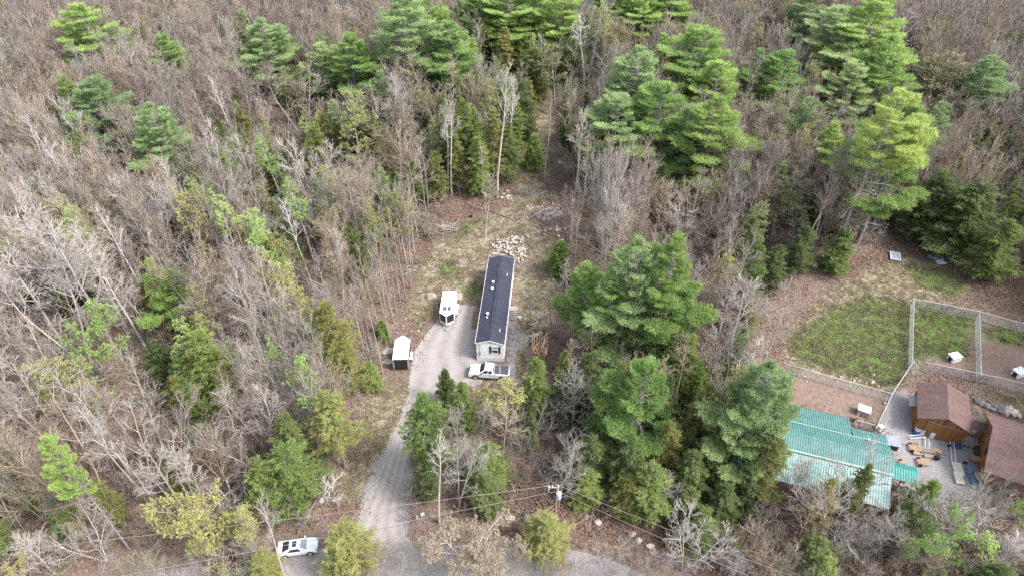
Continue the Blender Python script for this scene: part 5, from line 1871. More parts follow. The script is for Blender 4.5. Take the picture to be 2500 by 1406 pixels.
HEMS = [(14.0, grow_hemlock(600)), (14.0, grow_hemlock(601, R=3.0, power=.5)), (14.0, grow_hemlock(602, R=2.2, base=.2, power=.6)), (14.0, grow_hemlock(603, R=2.7, base=.05, power=.52)), (6.0, grow_hemlock(604, H=6, R=1.7, base=.08)),
        (18.0, grow_hemlock(605, H=18, R=2.9, base=.38, power=.6))]


def hem_meshes(i, tone):
    key = ('hem', i, tone)
    if key not in _cache:
        H, (wood, P, D) = HEMS[i]
        if ('hg', i) not in _cache:
            V, T_, tn = tufts(P, D, 10, 0.34, 0.095, 80 + i, .6, .55)
            tw = tubes(wood, 5)
            _cache[('hg', i)] = (mesh_np('trunk', tw[0], quads=tw[1], mats=[M['trunk_grey']]), mesh_np('crown', V, tris=T_, mats=[M[tone]], attr=dict(tone=tn)))
            _cache[key] = _cache[('hg', i)]
        else:
            m0, m1 = _cache[('hg', i)]
            m1 = m1.copy()
            m1.materials[0] = M[tone]
            _cache[key] = (m0, m1)
    return _cache[key]


TXT = {'pale': 'pale', 'tan': 'tan', 'mauve': 'mauve brown', 'grey': 'grey', 'olive': 'olive grey'}
ALL = []
protect = []      # (u, v, ru, rv, y) picture regions that planted filler must not cover
tg = random.Random(77)


def plant(kind, x, y, h, w, tone, label, group=None, var=None, rz=None, cat=None, prot=True, tilt=None):
    """one tree: an empty at its foot with trunk and crown"""
    rz = tg.uniform(0, 6.28) if rz is None else rz
    z = gz(x, y)
    if kind == 'pine':
        i = var if var is not None else tg.choice([0, 1, 2, 3])
        H, ms = PINES[i][0], pine_meshes(i, tone)
        names = ('trunk', 'crown', 'dead_branches')
        W = {0: 6.2, 1: 5.4, 2: 6.8, 3: 5.8, 4: 4.2, 5: 6.8, 6: 4.7}[i]
        nm, ct = 'pine_tree', 'pine tree'
    elif kind == 'hem':
        i = var if var is not None else tg.choice([0, 1, 2, 3])
        H, ms = HEMS[i][0], hem_meshes(i, tone)
        names = ('trunk', 'crown')
        W = {0: 4.4, 1: 5.3, 2: 3.9, 3: 4.8, 4: 3.0, 5: 5.2}[i]
        nm, ct = ('hemlock_tree', 'evergreen tree')
    elif kind == 'bud':
        i = var if var is not None else tg.choice(TALL)
        bt_, budt = tone
        H, ms = BARE[i][1], (*bare_meshes(i, bt_), bud_mesh(i, budt))
        names = ('trunk', 'crown', 'leaf_buds')
        W = {'tall': 5.4, 'broad': 8.5, 'shrub': 3.0, 'sapling': 2.2}[BARE[i][0]]
        nm, ct = 'budding_tree', 'budding tree'
    else:
        i = var if var is not None else tg.choice(TALL)
        H, ms = BARE[i][1], bare_meshes(i, tone)
        names = ('trunk', 'crown')
        W = {'tall': 5.4, 'broad': 8.5, 'shrub': 3.0, 'sapling': 2.2}[BARE[i][0]]
        nm, ct = ('bare_tree' if kind == 'bare' else 'birch_tree'), ('bare tree' if kind == 'bare' else 'birch tree')
    t = thing(nm, label, cat or ct, (x, y, z), rz, group)
    if tilt:
        t.rotation_euler = (tilt[0], tilt[1], rz)
    sxy = (w or W * h / H) / W
    t.scale = (sxy, sxy, h / H)
    ALL.append((t, x, y, h))
    for n_, m_ in zip(names, ms):
        if m_ is not None:
            o_ = obj(n_, m_, t)
            if n_ == 'dead_branches':
                o_['kind'] = 'stuff'
    if prot:
        u0, v0 = proj(x, y, z + h)
        u1, v1 = proj(x, y, z + h * .5)
        s = pxm(x, y, z + h * .6)
        protect.append(((u0 + u1) / 2, (v0 + v1) / 2, sxy * W * .46 * s, abs(v1 - v0) * .6 + 10, y))
    return t


def hero(kind, u, v, h, wpx, tone, label, **kw):
    """a tree whose top is seen in direction (u, v) and whose height is h"""
    x, y = at(u, v, h)
    z = gz(x, y)
    x, y = at(u, v, h + z)
    return plant(kind, x, y, h, wpx / pxm(x, y, h * .6), tone, label, **kw)


def heroB(kind, ub, vb, vt, wpx, tone, label, **kw):
    """a tree whose foot is seen at (ub, vb) and whose top reaches picture height vt"""
    x, y = at(ub, vb)
    lo, hi = 0.0, 45.0
    for _ in range(30):
        m = (lo + hi) / 2
        if proj(x, y, m)[1] > vt:
            lo = m
        else:
            hi = m
    for k in range(9):
        u_, v_ = proj(x, y, m * k / 12)
        protect.append((u_, v_, 20, 22, y))
    return plant(kind, x, y, m, wpx / pxm(x, y, m * .6), tone, label, **kw)


for k in range(12):      # the long bare trunk and its dead branches stay in the open
    protect.append((2030 + 11 * k, 640 - 24 * k, 45, 28, 93))
for k in range(10):      # the leaning white birch
    protect.append((705 + 9 * k, 480 + 22 * k, 20, 20, 100))
# pines
hero('pine', 195, 12, 22, 125, 'pine', 'bright light green pine near the upper left corner', var=1)
hero('pine', 215, 192, 20, 140, 'pine_blue', 'blue green pine directly below the bright pine at upper left', var=0)
hero('pine', 362, 250, 21, 130, 'pine_blue', 'full round green pine lower right of the blue green pine on the left', var=2)
hero('pine', 395, 85, 18, 75, 'pine', 'slender ragged light green pine between larger pines at upper left', var=4)
hero('pine', 640, 52, 21, 140, 'pine_blue', 'pale green dome shaped pine in the upper left centre', var=2)
hero('pine', 850, 92, 20, 115, 'pine', 'light green pine left of the tallest central pine', var=0)
hero('pine', 778, 108, 17, 75, 'pine_blue', 'small dull green pine left of the light green one', var=3)
hero('pine', 985, -5, 27, 165, 'pine_blue', 'very tall green pine with bare lower trunk at upper centre', var=0)
hero('pine', 1030, -30, 24, 90, 'pine', 'narrow pine rising behind the very tall central pine', var=3)
hero('pine', 1102, 58, 21, 115, 'pine', 'bright green pine right of the very tall central pine', var=1)
for (u, v, w) in ((1180, -45, 110), (1240, -35, 120), (1310, -50, 110), (1375, -30, 90), (1500, -60, 110), (1570, -50, 110), (1650, -60, 120)):
    hero('pine', u, v, 22, w, 'pine', 'dark green pine in the row cut by the top edge', group='pines in the row at the top edge')
hero('pine', 1562, 112, 24, 165, 'pine_blue', 'grey green topped pine, highest of the large group right of centre', var=2)
hero('pine', 1612, 200, 22, 165, 'pine', 'dark green pine in front of the grey green topped one', var=0)
hero('pine', 1510, 230, 20, 120, 'pine_blue', 'shaded pine on the left flank of the large group right of centre', var=3)
hero('pine', 1715, 68, 22, 145, 'pine', 'vivid green broad pine with flat top right of centre', var=3)
hero('pine', 1762, 148, 20, 110, 'pine', 'vivid green pine just in front of the flat topped pine', var=0)
hero('pine', 1755, 238, 23, 175, 'pine_yellow', 'glowing yellow green pine in the upper right centre', var=2)
hero('pine', 1690, 262, 20, 90, 'pine_blue', 'small blue green pine touching the yellow green pine', var=3)
hero('pine', 1915, 122, 21, 120, 'pine', 'round green pine with twin top between the two big groups', var=0)
hero('pine', 1862, 120, 20, 65, 'pine_blue', 'narrow companion pine on the left of the twin topped pine', var=4)
hero('pine', 2060, 20, 24, 130, 'pine_blue', 'left pine of the huge cluster at upper right', var=1)
hero('pine', 2150, -20, 27, 150, 'pine', 'tallest pine of the huge cluster at upper right', var=0)
hero('pine', 2180, 90, 24, 140, 'pine', 'middle pine of the huge cluster at upper right', var=2)
hero('pine', 1990, -30, 22, 100, 'pine_blue', 'dark pine cut by the top edge left of the huge cluster', var=3)
hero('pine', 2090, 150, 20, 100, 'pine_blue', 'shaded lower pine inside the huge cluster', var=3)
heroB('pine', 2026, 640, 222, 135, 'pine_yellow', 'leaning yellow green pine with long bare grey trunk and dead branches', var=5)
hero('pine', 2235, 250, 27, 150, 'pine_yellow', 'yellow green pine on the right flank of the bare trunked pine', var=0)
hero('pine', 2045, 300, 17, 75, 'pine_yellow', 'small yellow green pine left of the bare trunked pine', var=4)
hero('pine', 2425, 138, 20, 95, 'pine_blue', 'lone blue green pine near the right edge', var=1)
hero('pine', 1432, 650, 17, 95, 'pine', 'dark green narrow pine nearest the mobile home', var=3)
hero('pine', 1562, 585, 25, 170, 'pine_blue', 'huge full green pine right of the mobile home', var=2, rz=1.0)
hero('pine', 1500, 680, 19, 110, 'pine', 'lower left shoulder pine of the huge green group right of the home', var=0)
hero('pine', 1645, 582, 25, 140, 'pine_yellow', 'yellow tinged pine on the right side of the huge green group', var=0, rz=2.0)
hero('pine', 1640, 690, 19, 125, 'pine', 'front pine of the huge green group right of the home', var=2)
hero('pine', 1578, 878, 18, 135, 'pine', 'light green rounded pine below the huge green group', var=0, rz=.4)
hero('pine', 1890, 885, 21, 170, 'pine_blue', 'great dark green pine overhanging the left end of the teal roof', var=2, rz=.2)
hero('pine', 1835, 990, 15, 110, 'pine_blue', 'lower companion of the great pine beside the teal roof', var=0)
hero('pine', 405, 668, 12, 110, 'pine', 'small vivid green star shaped pine among bare trees at left', var=6)
heroB('pine', 318, 1342, 1068, 62, 'pine', 'thin crowned light green pine with long bare trunk at lower left', var=5)

# hemlocks and other dark evergreens
for a in ((790, 738, 17, 135, 'hem_olive', 'olive green dense evergreen left of the black trailer', 1), (478, 808, 13, 150, 'hem_green', 'wide dark evergreen in the lower left middle', 1),
          (430, 860, 10, 90, 'hem_green', 'lower left part evergreen beside the wide dark one', 3), (690, 1090, 11, 150, 'hem_green', 'bright dark green evergreen left of the driveway foot', 1), (625, 1120, 10, 100, 'hem_green', 'smaller evergreen left of the bright dark green one', 3),
          (690, 1010, 12, 110, 'hem_dark', 'shaded evergreen behind the bright dark green one', 0), (792, 955, 15, 130, 'hem_gold', 'yellow green evergreen with bare trunk left of the driveway', 5), (1030, 962, 16, 135, 'hem_green', 'tall evergreen right of the driveway middle', 5),
          (1085, 903, 7, 46, 'hem_dark', 'small dark spire shaped evergreen at the driveway edge', 4), (1125, 935, 9, 80, 'hem_green', 'mid green evergreen in front of the pickup truck', 3), (1190, 1085, 9, 110, 'hem_green', 'low dark evergreen right of the driveway under the bare trees', 1),
          (1310, 875, 12, 90, 'hem_green', 'evergreen right of the pickup truck', 0), (835, 1285, 9, 140, 'hem_gold', 'golden evergreen at the roadside right of the white coupe', 1), (630, 1352, 6, 85, 'hem_gold', 'golden evergreen cut by the bottom edge', 1),
          (1340, 1268, 7, 125, 'hem_gold', 'vivid yellow green evergreen at the foot of the utility pole', 1), (765, 312, 13, 80, 'hem_olive', 'olive evergreen in the middle of the left wood', 3), (572, 250, 13, 62, 'hem_olive', 'dark olive evergreen below the dome shaped pine', 2),
          (700, 320, 11, 50, 'hem_olive', 'small dark olive evergreen left of the budding yellow tree', 0), (1232, 68, 15, 80, 'hem_olive', 'olive evergreen spire behind the clearing', 0), (1305, 118, 14, 95, 'hem_olive', 'broad olive evergreen behind the clearing', 1),
          (1170, 45, 16, 60, 'hem_olive', 'tall dark olive spire beside the bright green pine', 2), (1256, 235, 13, 65, 'hem_green', 'sunlit green evergreen behind the two tallest bare trees', 0), (1305, 330, 8, 52, 'hem_green', 'thin young evergreen standing alone in the track', 4),
          (925, 330, 10, 50, 'hem_olive', 'small olive evergreen right of the budding yellow tree', 3), (205, 480, 13, 62, 'hem_green', 'narrow dark evergreen at far left', 2), (365, 830, 9, 80, 'hem_dark', 'dark evergreen patch left of the wide one', 3),
          (2400, 450, 14, 175, 'hem_dark', 'very dark broad evergreen above the junk row', 1), (2310, 420, 14, 120, 'hem_dark', 'dark evergreen left of the very dark broad one', 3), (2475, 540, 12, 110, 'hem_green', 'dark evergreen at the right edge beside the junk row', 1),
          (2070, 560, 9, 75, 'hem_green', 'green evergreen just right of the long bare trunk', 3), (1975, 555, 10, 75, 'hem_dark', 'dark evergreen left of the long bare trunk', 1), (1905, 600, 9, 70, 'hem_dark', 'dark evergreen at the upper left of the yard', 1),
          (1370, 590, 7, 60, 'hem_green', 'small evergreen at the right clearing edge', 4), (1390, 265, 11, 50, 'hem_dark', 'dark evergreen on the right of the track', 2), (930, 782, 4, 38, 'hem_green', 'tiny evergreen above the black trailer', 4),
          (895, 885, 5, 62, 'hem_green', 'small evergreen left of the black trailer rear', 4), (2125, 1135, 10, 70, 'hem_olive', 'greyish evergreen over the lower teal roof', 0), (2035, 1170, 9, 80, 'hem_olive', 'small greyish evergreen left of it at the teal roof edge', 3),
          (2285, 1175, 8, 85, 'hem_green', 'dark evergreen below the small teal shelter', 3), (2455, 1385, 8, 120, 'hem_dark', 'dark evergreen at the bottom right corner', 1), (2235, 1225, 7, 60, 'hem_dark', 'shaded evergreen between the shelter and bottom trees', 2)):
    hero('hem', a[0], a[1], a[2], a[3], a[4], a[5], var=a[6])
for i, (u, v, h, w) in enumerate(((1130, 245, 15, 75), (1085, 290, 14, 75), (1200, 265, 15, 80), (1165, 330, 13, 70), (1240, 300, 13, 70), (1060, 370, 11, 60), (1225, 200, 15, 60), (1275, 200, 14, 60), (1110, 330, 12, 60))):
    hero('hem', u, v, h, w, ('hem_green', 'hem_dark', 'hem_olive')[i % 3], 'evergreen in the dark row behind the tall bare clearing trees', group='evergreens behind the clearing')
for i, (u, v, h, w) in enumerate(((1470, 960, 15, 120), (1450, 1050, 13, 130), (1540, 1050, 14, 130), (1640, 1020, 14, 120), (1600, 1120, 13, 150), (1700, 1090, 13, 140), (1760, 1050, 13, 130), (1780, 1170, 11, 130), (1690, 1180, 10, 130), (1540, 1150, 10, 120), (1440, 1130, 10, 110), (1840, 1120, 12, 120))):
    hero('hem', u, v + 15, h - 3, w - 30, ('hem_green', 'hem_dark', 'hem_dark', 'hem_olive', 'hem_green', 'hem_dark')[i % 6], 'shaded evergreen in the dense stand between utility pole and teal roof', group='evergreens between pole and teal roof')

# trees coming into leaf
for a in ((855, 235, 18, 110, ('grey', 'yellow'), 'yellow leafing tree in the middle of the left wood', 4), (650, 338, 17, 85, ('pale', 'green'), 'brightest green leafing tree left of centre', 1),
          (533, 478, 18, 85, ('pale', 'green'), 'pale green leafing tree, left one of the pair', 3), (625, 508, 17, 95, ('pale', 'green'), 'pale green leafing tree, right one of the pair', 0),
          (500, 560, 15, 70, ('pale', 'dull'), 'crooked pale tree with few leaves below the leafing pair', 6), (450, 1215, 12, 170, ('tan', 'yellow'), 'wide yellow leafing tree above the road at lower left', 9),
          (565, 1250, 9, 95, ('pale', 'yellow'), 'pale yellow leafing tree in front of the red car', 1), (115, 872, 15, 140, ('pale', 'yellow'), 'pale yellow leafing tree at the far left', 4),
          (1450, -5, 22, 85, ('pale', 'yellow'), 'tall white stemmed tree with yellow green top at the upper edge', 3), (1235, 945, 11, 100, ('tan', 'yellow'), 'pale leafing tree below the pickup truck', 1),
          (1862, 55, 18, 70, ('pale', 'yellow'), 'small yellow green tree below white stems at upper right', 3), (2300, 130, 17, 150, ('olive', 'dull'), 'broad olive yellow leafing tree right of the huge pine cluster', 4),
          (1930, 430, 14, 120, ('olive', 'dull'), 'olive leafing tree left of the long bare trunk', 4), (2335, 1285, 10, 130, ('grey', 'green'), 'lime green leafing tree at the bottom right', 8),
          (1360, 110, 15, 80, ('grey', 'dull'), 'olive leafing tree behind the clearing track', 0), (1170, 930, 8, 60, ('pale', 'yellow'), 'thin leafing sapling in front of the pickup truck', 14),
          (1180, 420, 14, 70, ('pale', 'dull'), 'slender leafing tree at the top of the clearing', 3), (720, 445, 17, 90, ('pale', 'green'), 'leafing crown behind the leaning white birch', 1),
          (970, 470, 15, 90, ('tan', 'yellow'), 'pale leafing tree at the left edge of the clearing', 0)):
    hero('bud', a[0], a[1], a[2], a[3], a[4], a[5], var=a[6])
hero('bud', 535, 1290, 7, 120, ('pale', 'yellow'), 'low yellow leafing thicket tree hiding the red car', var=8)
for q_, (ub, vb) in enumerate(((530, 1402), (570, 1398), (605, 1400), (628, 1392))):
    xx_, yy_ = at(ub, vb)
    plant('bare', xx_, yy_, 3.6, 4.2, ('tan', 'pale', 'olive', 'pale')[q_], ('tan', 'first pale', 'olive grey', 'last pale')[q_] + ' twiggy shrub screening the red car by the road', group='shrubs screening the red car', var=SHRUB[q_ % 3])
hero('bare', 600, 1310, 6.5, 70, 'pale', 'small pale bare tree in front of the red car', var=9)
plant('bud', *at(1160, 1395), 8.5, 9.5, ('peach', 'rust'), 'peach coloured spreading budding tree at the roadside', var=9)
hero('bud', 2440, 1290, 8, 110, ('grey', 'green'), 'thin green leafing tree at the bottom right edge', var=3)

# bare trees one can tell apart
for a in ((1103, 483, 215, 80, 'stem', 'right stem of the tall tan pair left of the clearing top', 3), (1094, 480, 235, 70, 'stem', 'left stem of the tall tan pair left of the clearing top', 6),
          (1213, 482, 150, 110, 'stem', 'tallest bare tree with forked crown at the top of the clearing', 3), (1232, 425, 160, 90, 'stem', 'tall bare tree just right of the tallest forked one', 6),
          (1186, 517, 425, 40, 'stem', 'thin pale pole tree at the top of the clearing', 14), (1190, 488, 330, 55, 'stem', 'thin curved bare tree beside the pale pole tree', 6),
          (1328, 440, 190, 60, 'tan', 'straight bare tree right of the track', 6), (1405, 480, 250, 80, 'stem', 'slim pale forked tree right of the track', 3),
          (1385, 600, 420, 50, 'grey', 'thin grey tree on the right clearing edge', 6)):
    heroB('bare', a[0], a[1], a[2], a[3], a[4], a[5], var=a[6])
heroB('birch', 1425, 225, 30, 90, 'birch', 'white birch with forked stem in the upper centre', var=3)
hero('birch', 520, 148, 22, 60, 'birch', 'tall white birch spire in the left wood', var=6)
hero('birch', 705, 468, 20, 75, 'birch', 'leaning white birch in the middle of the left wood', var=3)
hero('birch', 848, 652, 16, 45, 'birch', 'slim white birch above the olive evergreen', var=6)
hero('birch', 335, 515, 17, 40, 'birch', 'slim white stem among brown trees at left', var=6)
for a in ((40, 490, 24, 190, 'pale', 'left one of the great whitish bare trees at the left edge', 0), (115, 545, 24, 190, 'pale', 'middle one of the great whitish bare trees at the left edge', 4),
          (175, 545, 20, 130, 'pale', 'right one of the great whitish bare trees at the left edge', 1), (60, 640, 20, 170, 'pale', 'front one of the great whitish bare trees at the left edge', 2), (10, 600, 20, 150, 'pale', 'whitish bare tree cut by the left edge', 0),
          (960, 300, 16, 95, 'tan', 'fluffy tan bare crown left of the tall clearing trees', 1), (1000, 340, 16, 80, 'tan', 'second fluffy tan crown left of the tall clearing trees', 0),
          (700, 155, 18, 130, 'mauve', 'mauve grey bare crown between the pines at upper left centre', 2), (1410, 905, 13, 190, 'pale', 'gnarled pale bare tree below the huge green group', 10),
          (590, 1000, 13, 200, 'pale', 'wide forked pale bare tree left of the driveway foot', 8), (480, 1030, 12, 160, 'tan', 'tan bare crown left of the wide forked tree', 9),
          (1700, 1290, 9, 175, 'pale', 'fan shaped pale bare tree at the roadside right of the wires', 9), (2105, 1150, 12, 225, 'pale', 'broad pale bare tree over the lower teal roof', 8),
          (190, 1280, 8, 175, 'pale', 'fan shaped whitish bare tree at the bottom left', 9), (50, 1310, 8, 150, 'pale', 'whitish bare tree at the bottom left corner', 10),
          (1800, 640, 15, 150, 'mauve', 'mauve bare crown left of the yard', 4), (1830, 690, 14, 150, 'pale', 'pale bare crown at the upper left of the lawn', 0), (1620, 440, 14, 130, 'tan', 'tan bare crown below the large pine group', 10),
          (1750, 460, 14, 150, 'mauve', 'mauve bare mass below the yellow green pine', 8), (1680, 470, 15, 120, 'grey', 'grey bare crown left of the mauve mass', 1), (1480, 540, 15, 100, 'grey', 'grey bare crown above the narrow dark pine', 2),
          (2230, 20, 19, 160, 'grey', 'round grey bare crown right of the huge pine cluster', 4), (2450, 1185, 8, 130, 'grey', 'grey bare tree in front of the red roofed house', 9), (1970, 1130, 8, 130, 'mauve', 'mauve bare shrub tree along the teal roof front', 10),
          (1225, 1000, 11, 110, 'tan', 'tan bare crown below the pickup truck', 1), (1160, 985, 11, 90, 'grey', 'grey bare tree right of the tall evergreen', 3), (1290, 1010, 12, 110, 'grey', 'grey bare tree with open limbs near the right evergreen', 8),
          (1010, 230, 14, 60, 'grey', 'dead grey trunk below the very tall central pine', 6), (980, 470, 15, 80, 'tan', 'tan bare tree at the left clearing edge', 1), (1720, 650, 15, 110, 'grey', 'grey bare tree touching the yellow tinged pine', 0),
          (1640, 1165, 8, 90, 'pale', 'pale dead crown inside the dark evergreen stand', 10), (2215, 1205, 10, 140, 'grey', 'grey bare tree below the small teal shelter', 8), (2330, 1235, 8, 120, 'pale', 'pale bare tree below the gravel yard', 4), (2405, 1190, 10, 140, 'grey', 'grey bare tree in front of the red roofed house wall', 9), (2005, 1205, 10, 140, 'tan', 'tan bare tree below the left part of the lean-to roof', 10), (2470, 1240, 9, 110, 'pale', 'pale bare tree at the right edge below the red roof', 2),
          (250, 640, 17, 120, 'pale', 'pale bare tree right of the great whitish trees', 1), (1300, 700, 8, 60, 'mauve', 'thin mauve sapling between the home and the narrow pine', 15),
          (1320, 740, 10, 60, 'pale', 'thin pale branching tree behind the firewood', 14)):
    hero('bare', a[0], a[1], a[2], a[3], a[4], a[5], var=a[6])
heroB('bare', 703, 1425, 1200, 85, 'pale', 'slim pale bare tree standing in front of the white coupe', var=3)
heroB('bare', 1845, 1000 - 90, 690, 120, 'mauve', 'low mauve bare tree at the left end of the lawn', var=2)
for i, (u, v, h, w, to) in enumerate(((905, 1350, 6, 90, 'tan'), (975, 1340, 6, 80, 'grey'), (1035, 1352, 5, 80, 'pale'), (1240, 1345, 6, 90, 'grey'), (1300, 1362, 5, 90, 'olive'), (1420, 1362, 5, 90, 'pale'), (1490, 1350, 6, 100, 'pale'), (1560, 1340, 6, 90, 'grey'),
                                   (1100, 1370, 4, 90, 'tan'), (340, 1350, 6, 110, 'olive'), (420, 1370, 5, 100, 'pale'), (860, 1385, 4, 60, 'pale'), (1200, 1385, 4, 90, 'pale'), (1620, 1350, 6, 100, 'mauve'), (1370, 1385, 4, 80, 'tan'), (1790, 1330, 6, 110, 'mauve'), (1900, 1300, 7, 120, 'tan'))):
    hero('bare', u, v, h, w, to, TXT[to] + ' brushy roadside tree in front of the road at the bottom edge', group='brushy trees along the near side of the road', var=(9, 8, 10)[i % 3], prot=False)
# thin dark stems along the left edge of the clearing
for i, (u, v, vt) in enumerate(((1047, 575, 330), (1010, 610, 420), (1008, 655, 430), (985, 690, 470), (992, 735, 500), (980, 752, 480), (965, 760, 520), (962, 790, 520), (942, 770, 540), (955, 835, 560), (935, 915, 640), (918, 950, 640), (1045, 520, 300), (975, 715, 520), (950, 720, 480), (930, 745, 520), (925, 800, 560), (905, 850, 600), (915, 700, 470), (890, 790, 560), (1003, 700, 500), (1020, 575, 380))):
    heroB('bare', u, v, vt, tg.uniform(40, 60), ('grey', 'tan', 'mauve')[i % 3], 'slender bare tree in the thicket along the left clearing edge', group='slender trees along the left clearing edge', var=tg.choice([6, 3, 6, 14]), prot=False)
for i, (u, v, vt) in enumerate(((1395, 640, 460), (1400, 700, 520), (1380, 660, 500), (1365, 740, 600), (1350, 820, 680), (1405, 600, 400), (1410, 520, 300), (1420, 560, 350), (1385, 780, 620))):
    heroB('bare', u, v, vt, tg.uniform(40, 60), ('grey', 'tan', 'pale')[i % 3], 'slender bare tree on the right edge of the clearing', group='slender trees along the right clearing edge', var=tg.choice([6, 3, 14]), prot=False)

# ------------------------------------------------------------------ the rest of the wood
CLEAR = [
    [(1035, 640), (1060, 580), (1110, 530), (1200, 470), (1240, 450), (1268, 350), (1320, 275), (1368, 270), (1390, 400), (1402, 470), (1400, 600), (1355, 680), (1348, 830), (1345, 885), (1300, 945), (1240, 950), (1140, 945), (1010, 950), (1000, 1000), (985, 1300), (860, 1305), (800, 1290), (830, 1180), (870, 1070), (930, 935), (940, 830), (1000, 750), (1010, 690)],
    [(1870, 860), (1900, 770), (2010, 670), (2150, 610), (2260, 585), (2420, 650), (2520, 690), (2520, 1190), (2440, 1190), (2410, 1170), (2330, 1170), (2240, 1150), (2160, 1190), (2000, 1165), (1940, 1100), (1940, 950)],
    [(870, 1310), (1300, 1335), (1430, 1350), (1480, 1440), (600, 1440), (660, 1340)],
    [(1230, 1140), (1420, 1185), (1640, 1290), (1500, 1345), (1260, 1280)],
]
BUILT = [wpoly(p) for p in (
    [(1140, 600), (1290, 600), (1290, 960), (1130, 960)], [(940, 680), (1150, 680), (1150, 960), (940, 960)],
    [(1870, 940), (2520, 860), (2600, 1260), (1860, 1300)], P_YARD, P_CLEARING, P_ROADFLAT)]
DARKZ = [([(560, 380), (1060, 300), (1060, 620), (900, 720), (620, 740)], .22), ([(1020, 160), (1420, 160), (1260, 420), (1040, 440)], .5), ([(1390, 940), (1920, 960), (1920, 1360), (1480, 1330)], .55),
         ([(1950, 320), (2500, 320), (2500, 640), (1950, 640)], .35), ([(980, 960), (1400, 940), (1400, 1200), (1200, 1280), (1000, 1260)], .3), ([(1100, 0), (1500, 0), (1400, 200), (1100, 160)], .4), ([(1900, 1180), (2500, 1180), (2500, 1500), (1750, 1500)], .16)]
SPARSE = [[(0, 820), (420, 820), (640, 1000), (600, 1260), (0, 1300)], [(330, 100), (720, 60), (760, 480), (420, 500)], [(860, 680), (1000, 640), (960, 980), (850, 980)]]


PR = np.array(protect)


def covered(u, v, y):
    return bool(np.any((y < PR[:, 4] + 1.0) & (((u - PR[:, 0]) / PR[:, 2]) ** 2 + ((v - PR[:, 1]) / PR[:, 3]) ** 2 < 1)))


def in_any(polys, u, v):
    for p in polys:
        c = False
        j = len(p) - 1
        for i in range(len(p)):
            if (p[i][1] > v) != (p[j][1] > v) and u < (p[j][0] - p[i][0]) * (v - p[i][1]) / (p[j][1] - p[i][1]) + p[i][0]:
                c = not c
            j = i
        if c:
            return True
    return False


fg = random.Random(2024)
cand = []
yy = 22.0
while yy < 262:
    half = (yy * CP + CAM_H * SP) / F_PX * 1250 * 1.08 + 8
    xx = -half
    while xx < half:
        cand.append((xx + fg.uniform(-1.5, 1.5), yy + fg.uniform(-1.5, 1.5)))
        xx += 2.85
    yy += 2.85
fill = []
CARR = CLEAR
for (x, y) in cand:
    if in_any(BUILT, x, y):
        continue
    u, v = proj(x, y, 0)
    pe = .07
    for p, q in DARKZ:
        if in_poly(p, [u], [v])[0]:
            pe = q
    sparse = any(in_poly(p, [u], [v])[0] for p in SPARSE)
    if sparse and fg.random() < .33:
        continue
    nearroad = v > 1290
    if 380 < u < 1060 and 330 < v < 760:
        pb = .17
    else:
        pb = .10
    r_ = fg.random()
    if r_ < pe:
        k, h = 'hem', fg.uniform(7, 14)
    elif r_ < pe + pb:
        k, h = 'bud', fg.uniform(11, 17)
    elif r_ < pe + pb + .015 and v < 640:
        k, h = 'pine', fg.uniform(14, 19)
    elif r_ < pe + pb + .10:
        k, h = 'sap', fg.uniform(5, 10)
    else:
        k, h = 'bare', fg.uniform(13.0, 20.5)
    if nearroad:
        h = min(h, fg.uniform(4, 7))
        if k in ('pine',):
            k = 'hem'
    bad = 0
    for f_, du in ((1.0, 0), (.9, -1), (.9, 1), (.8, 0), (.7, -1.3), (.7, 1.3), (.6, 0), (.5, 1), (.5, -1), (.4, 0)):
        uu, vv = proj(x + du * 1.3 * (h / 15), y, h * f_)
        if in_any(CARR, uu, vv):
            bad += 1
        if covered(uu, vv, y):
            bad += 1
    if bad >= 3:
        # something low may still stand there
        if k in ('bare', 'bud', 'pine') and fg.random() < .5:
            h = fg.uniform(3.5, 6)
            k = 'sap'
            uu, vv = proj(x, y, h)
            if in_any(CARR, uu, vv) or covered(uu, vv, y):
                continue
        else:
            continue
    fill.append((k, x, y, h, u, v))


def tone_at(u, v, g):
    r_ = g.random()
    if u < 330 and 430 < v < 950:
        return 'pale' if r_ < .7 else 'tan'
    if u < 800 and v < 500:
        return ('mauve', 'mauve', 'tan', 'grey')[int(r_ * 4)]
    if u < 1050:
        return ('grey', 'tan', 'pale', 'mauve')[int(r_ * 4)]
    if u > 1500 and v < 900:
        return ('mauve', 'tan', 'grey', 'mauve')[int(r_ * 4)]
    return ('grey', 'olive', 'pale', 'tan')[int(r_ * 4)]


def where(u, v):
    if v > 1180:
        return 'below the wires at lower left' if u < 900 else ('around the utility pole' if u < 1650 else 'in front of the teal roof at lower right')
    if u < 500:
        return 'in the upper left corner wood' if v < 420 else ('on the far left slope' if v < 800 else 'in the lower left wood')
    if u < 1050:
        return 'in the wood at upper left centre' if v < 420 else ('in the wood left of the clearing' if v < 850 else 'in the wood left of the driveway')
    if u < 1450:
        return 'behind the clearing' if v < 480 else 'between driveway and utility pole'
    if u < 1900:
        return 'among the pines right of centre' if v < 520 else 'between the mobile home and the lawn'
    return 'in the upper right wood' if v < 380 else 'around the right hand yard'


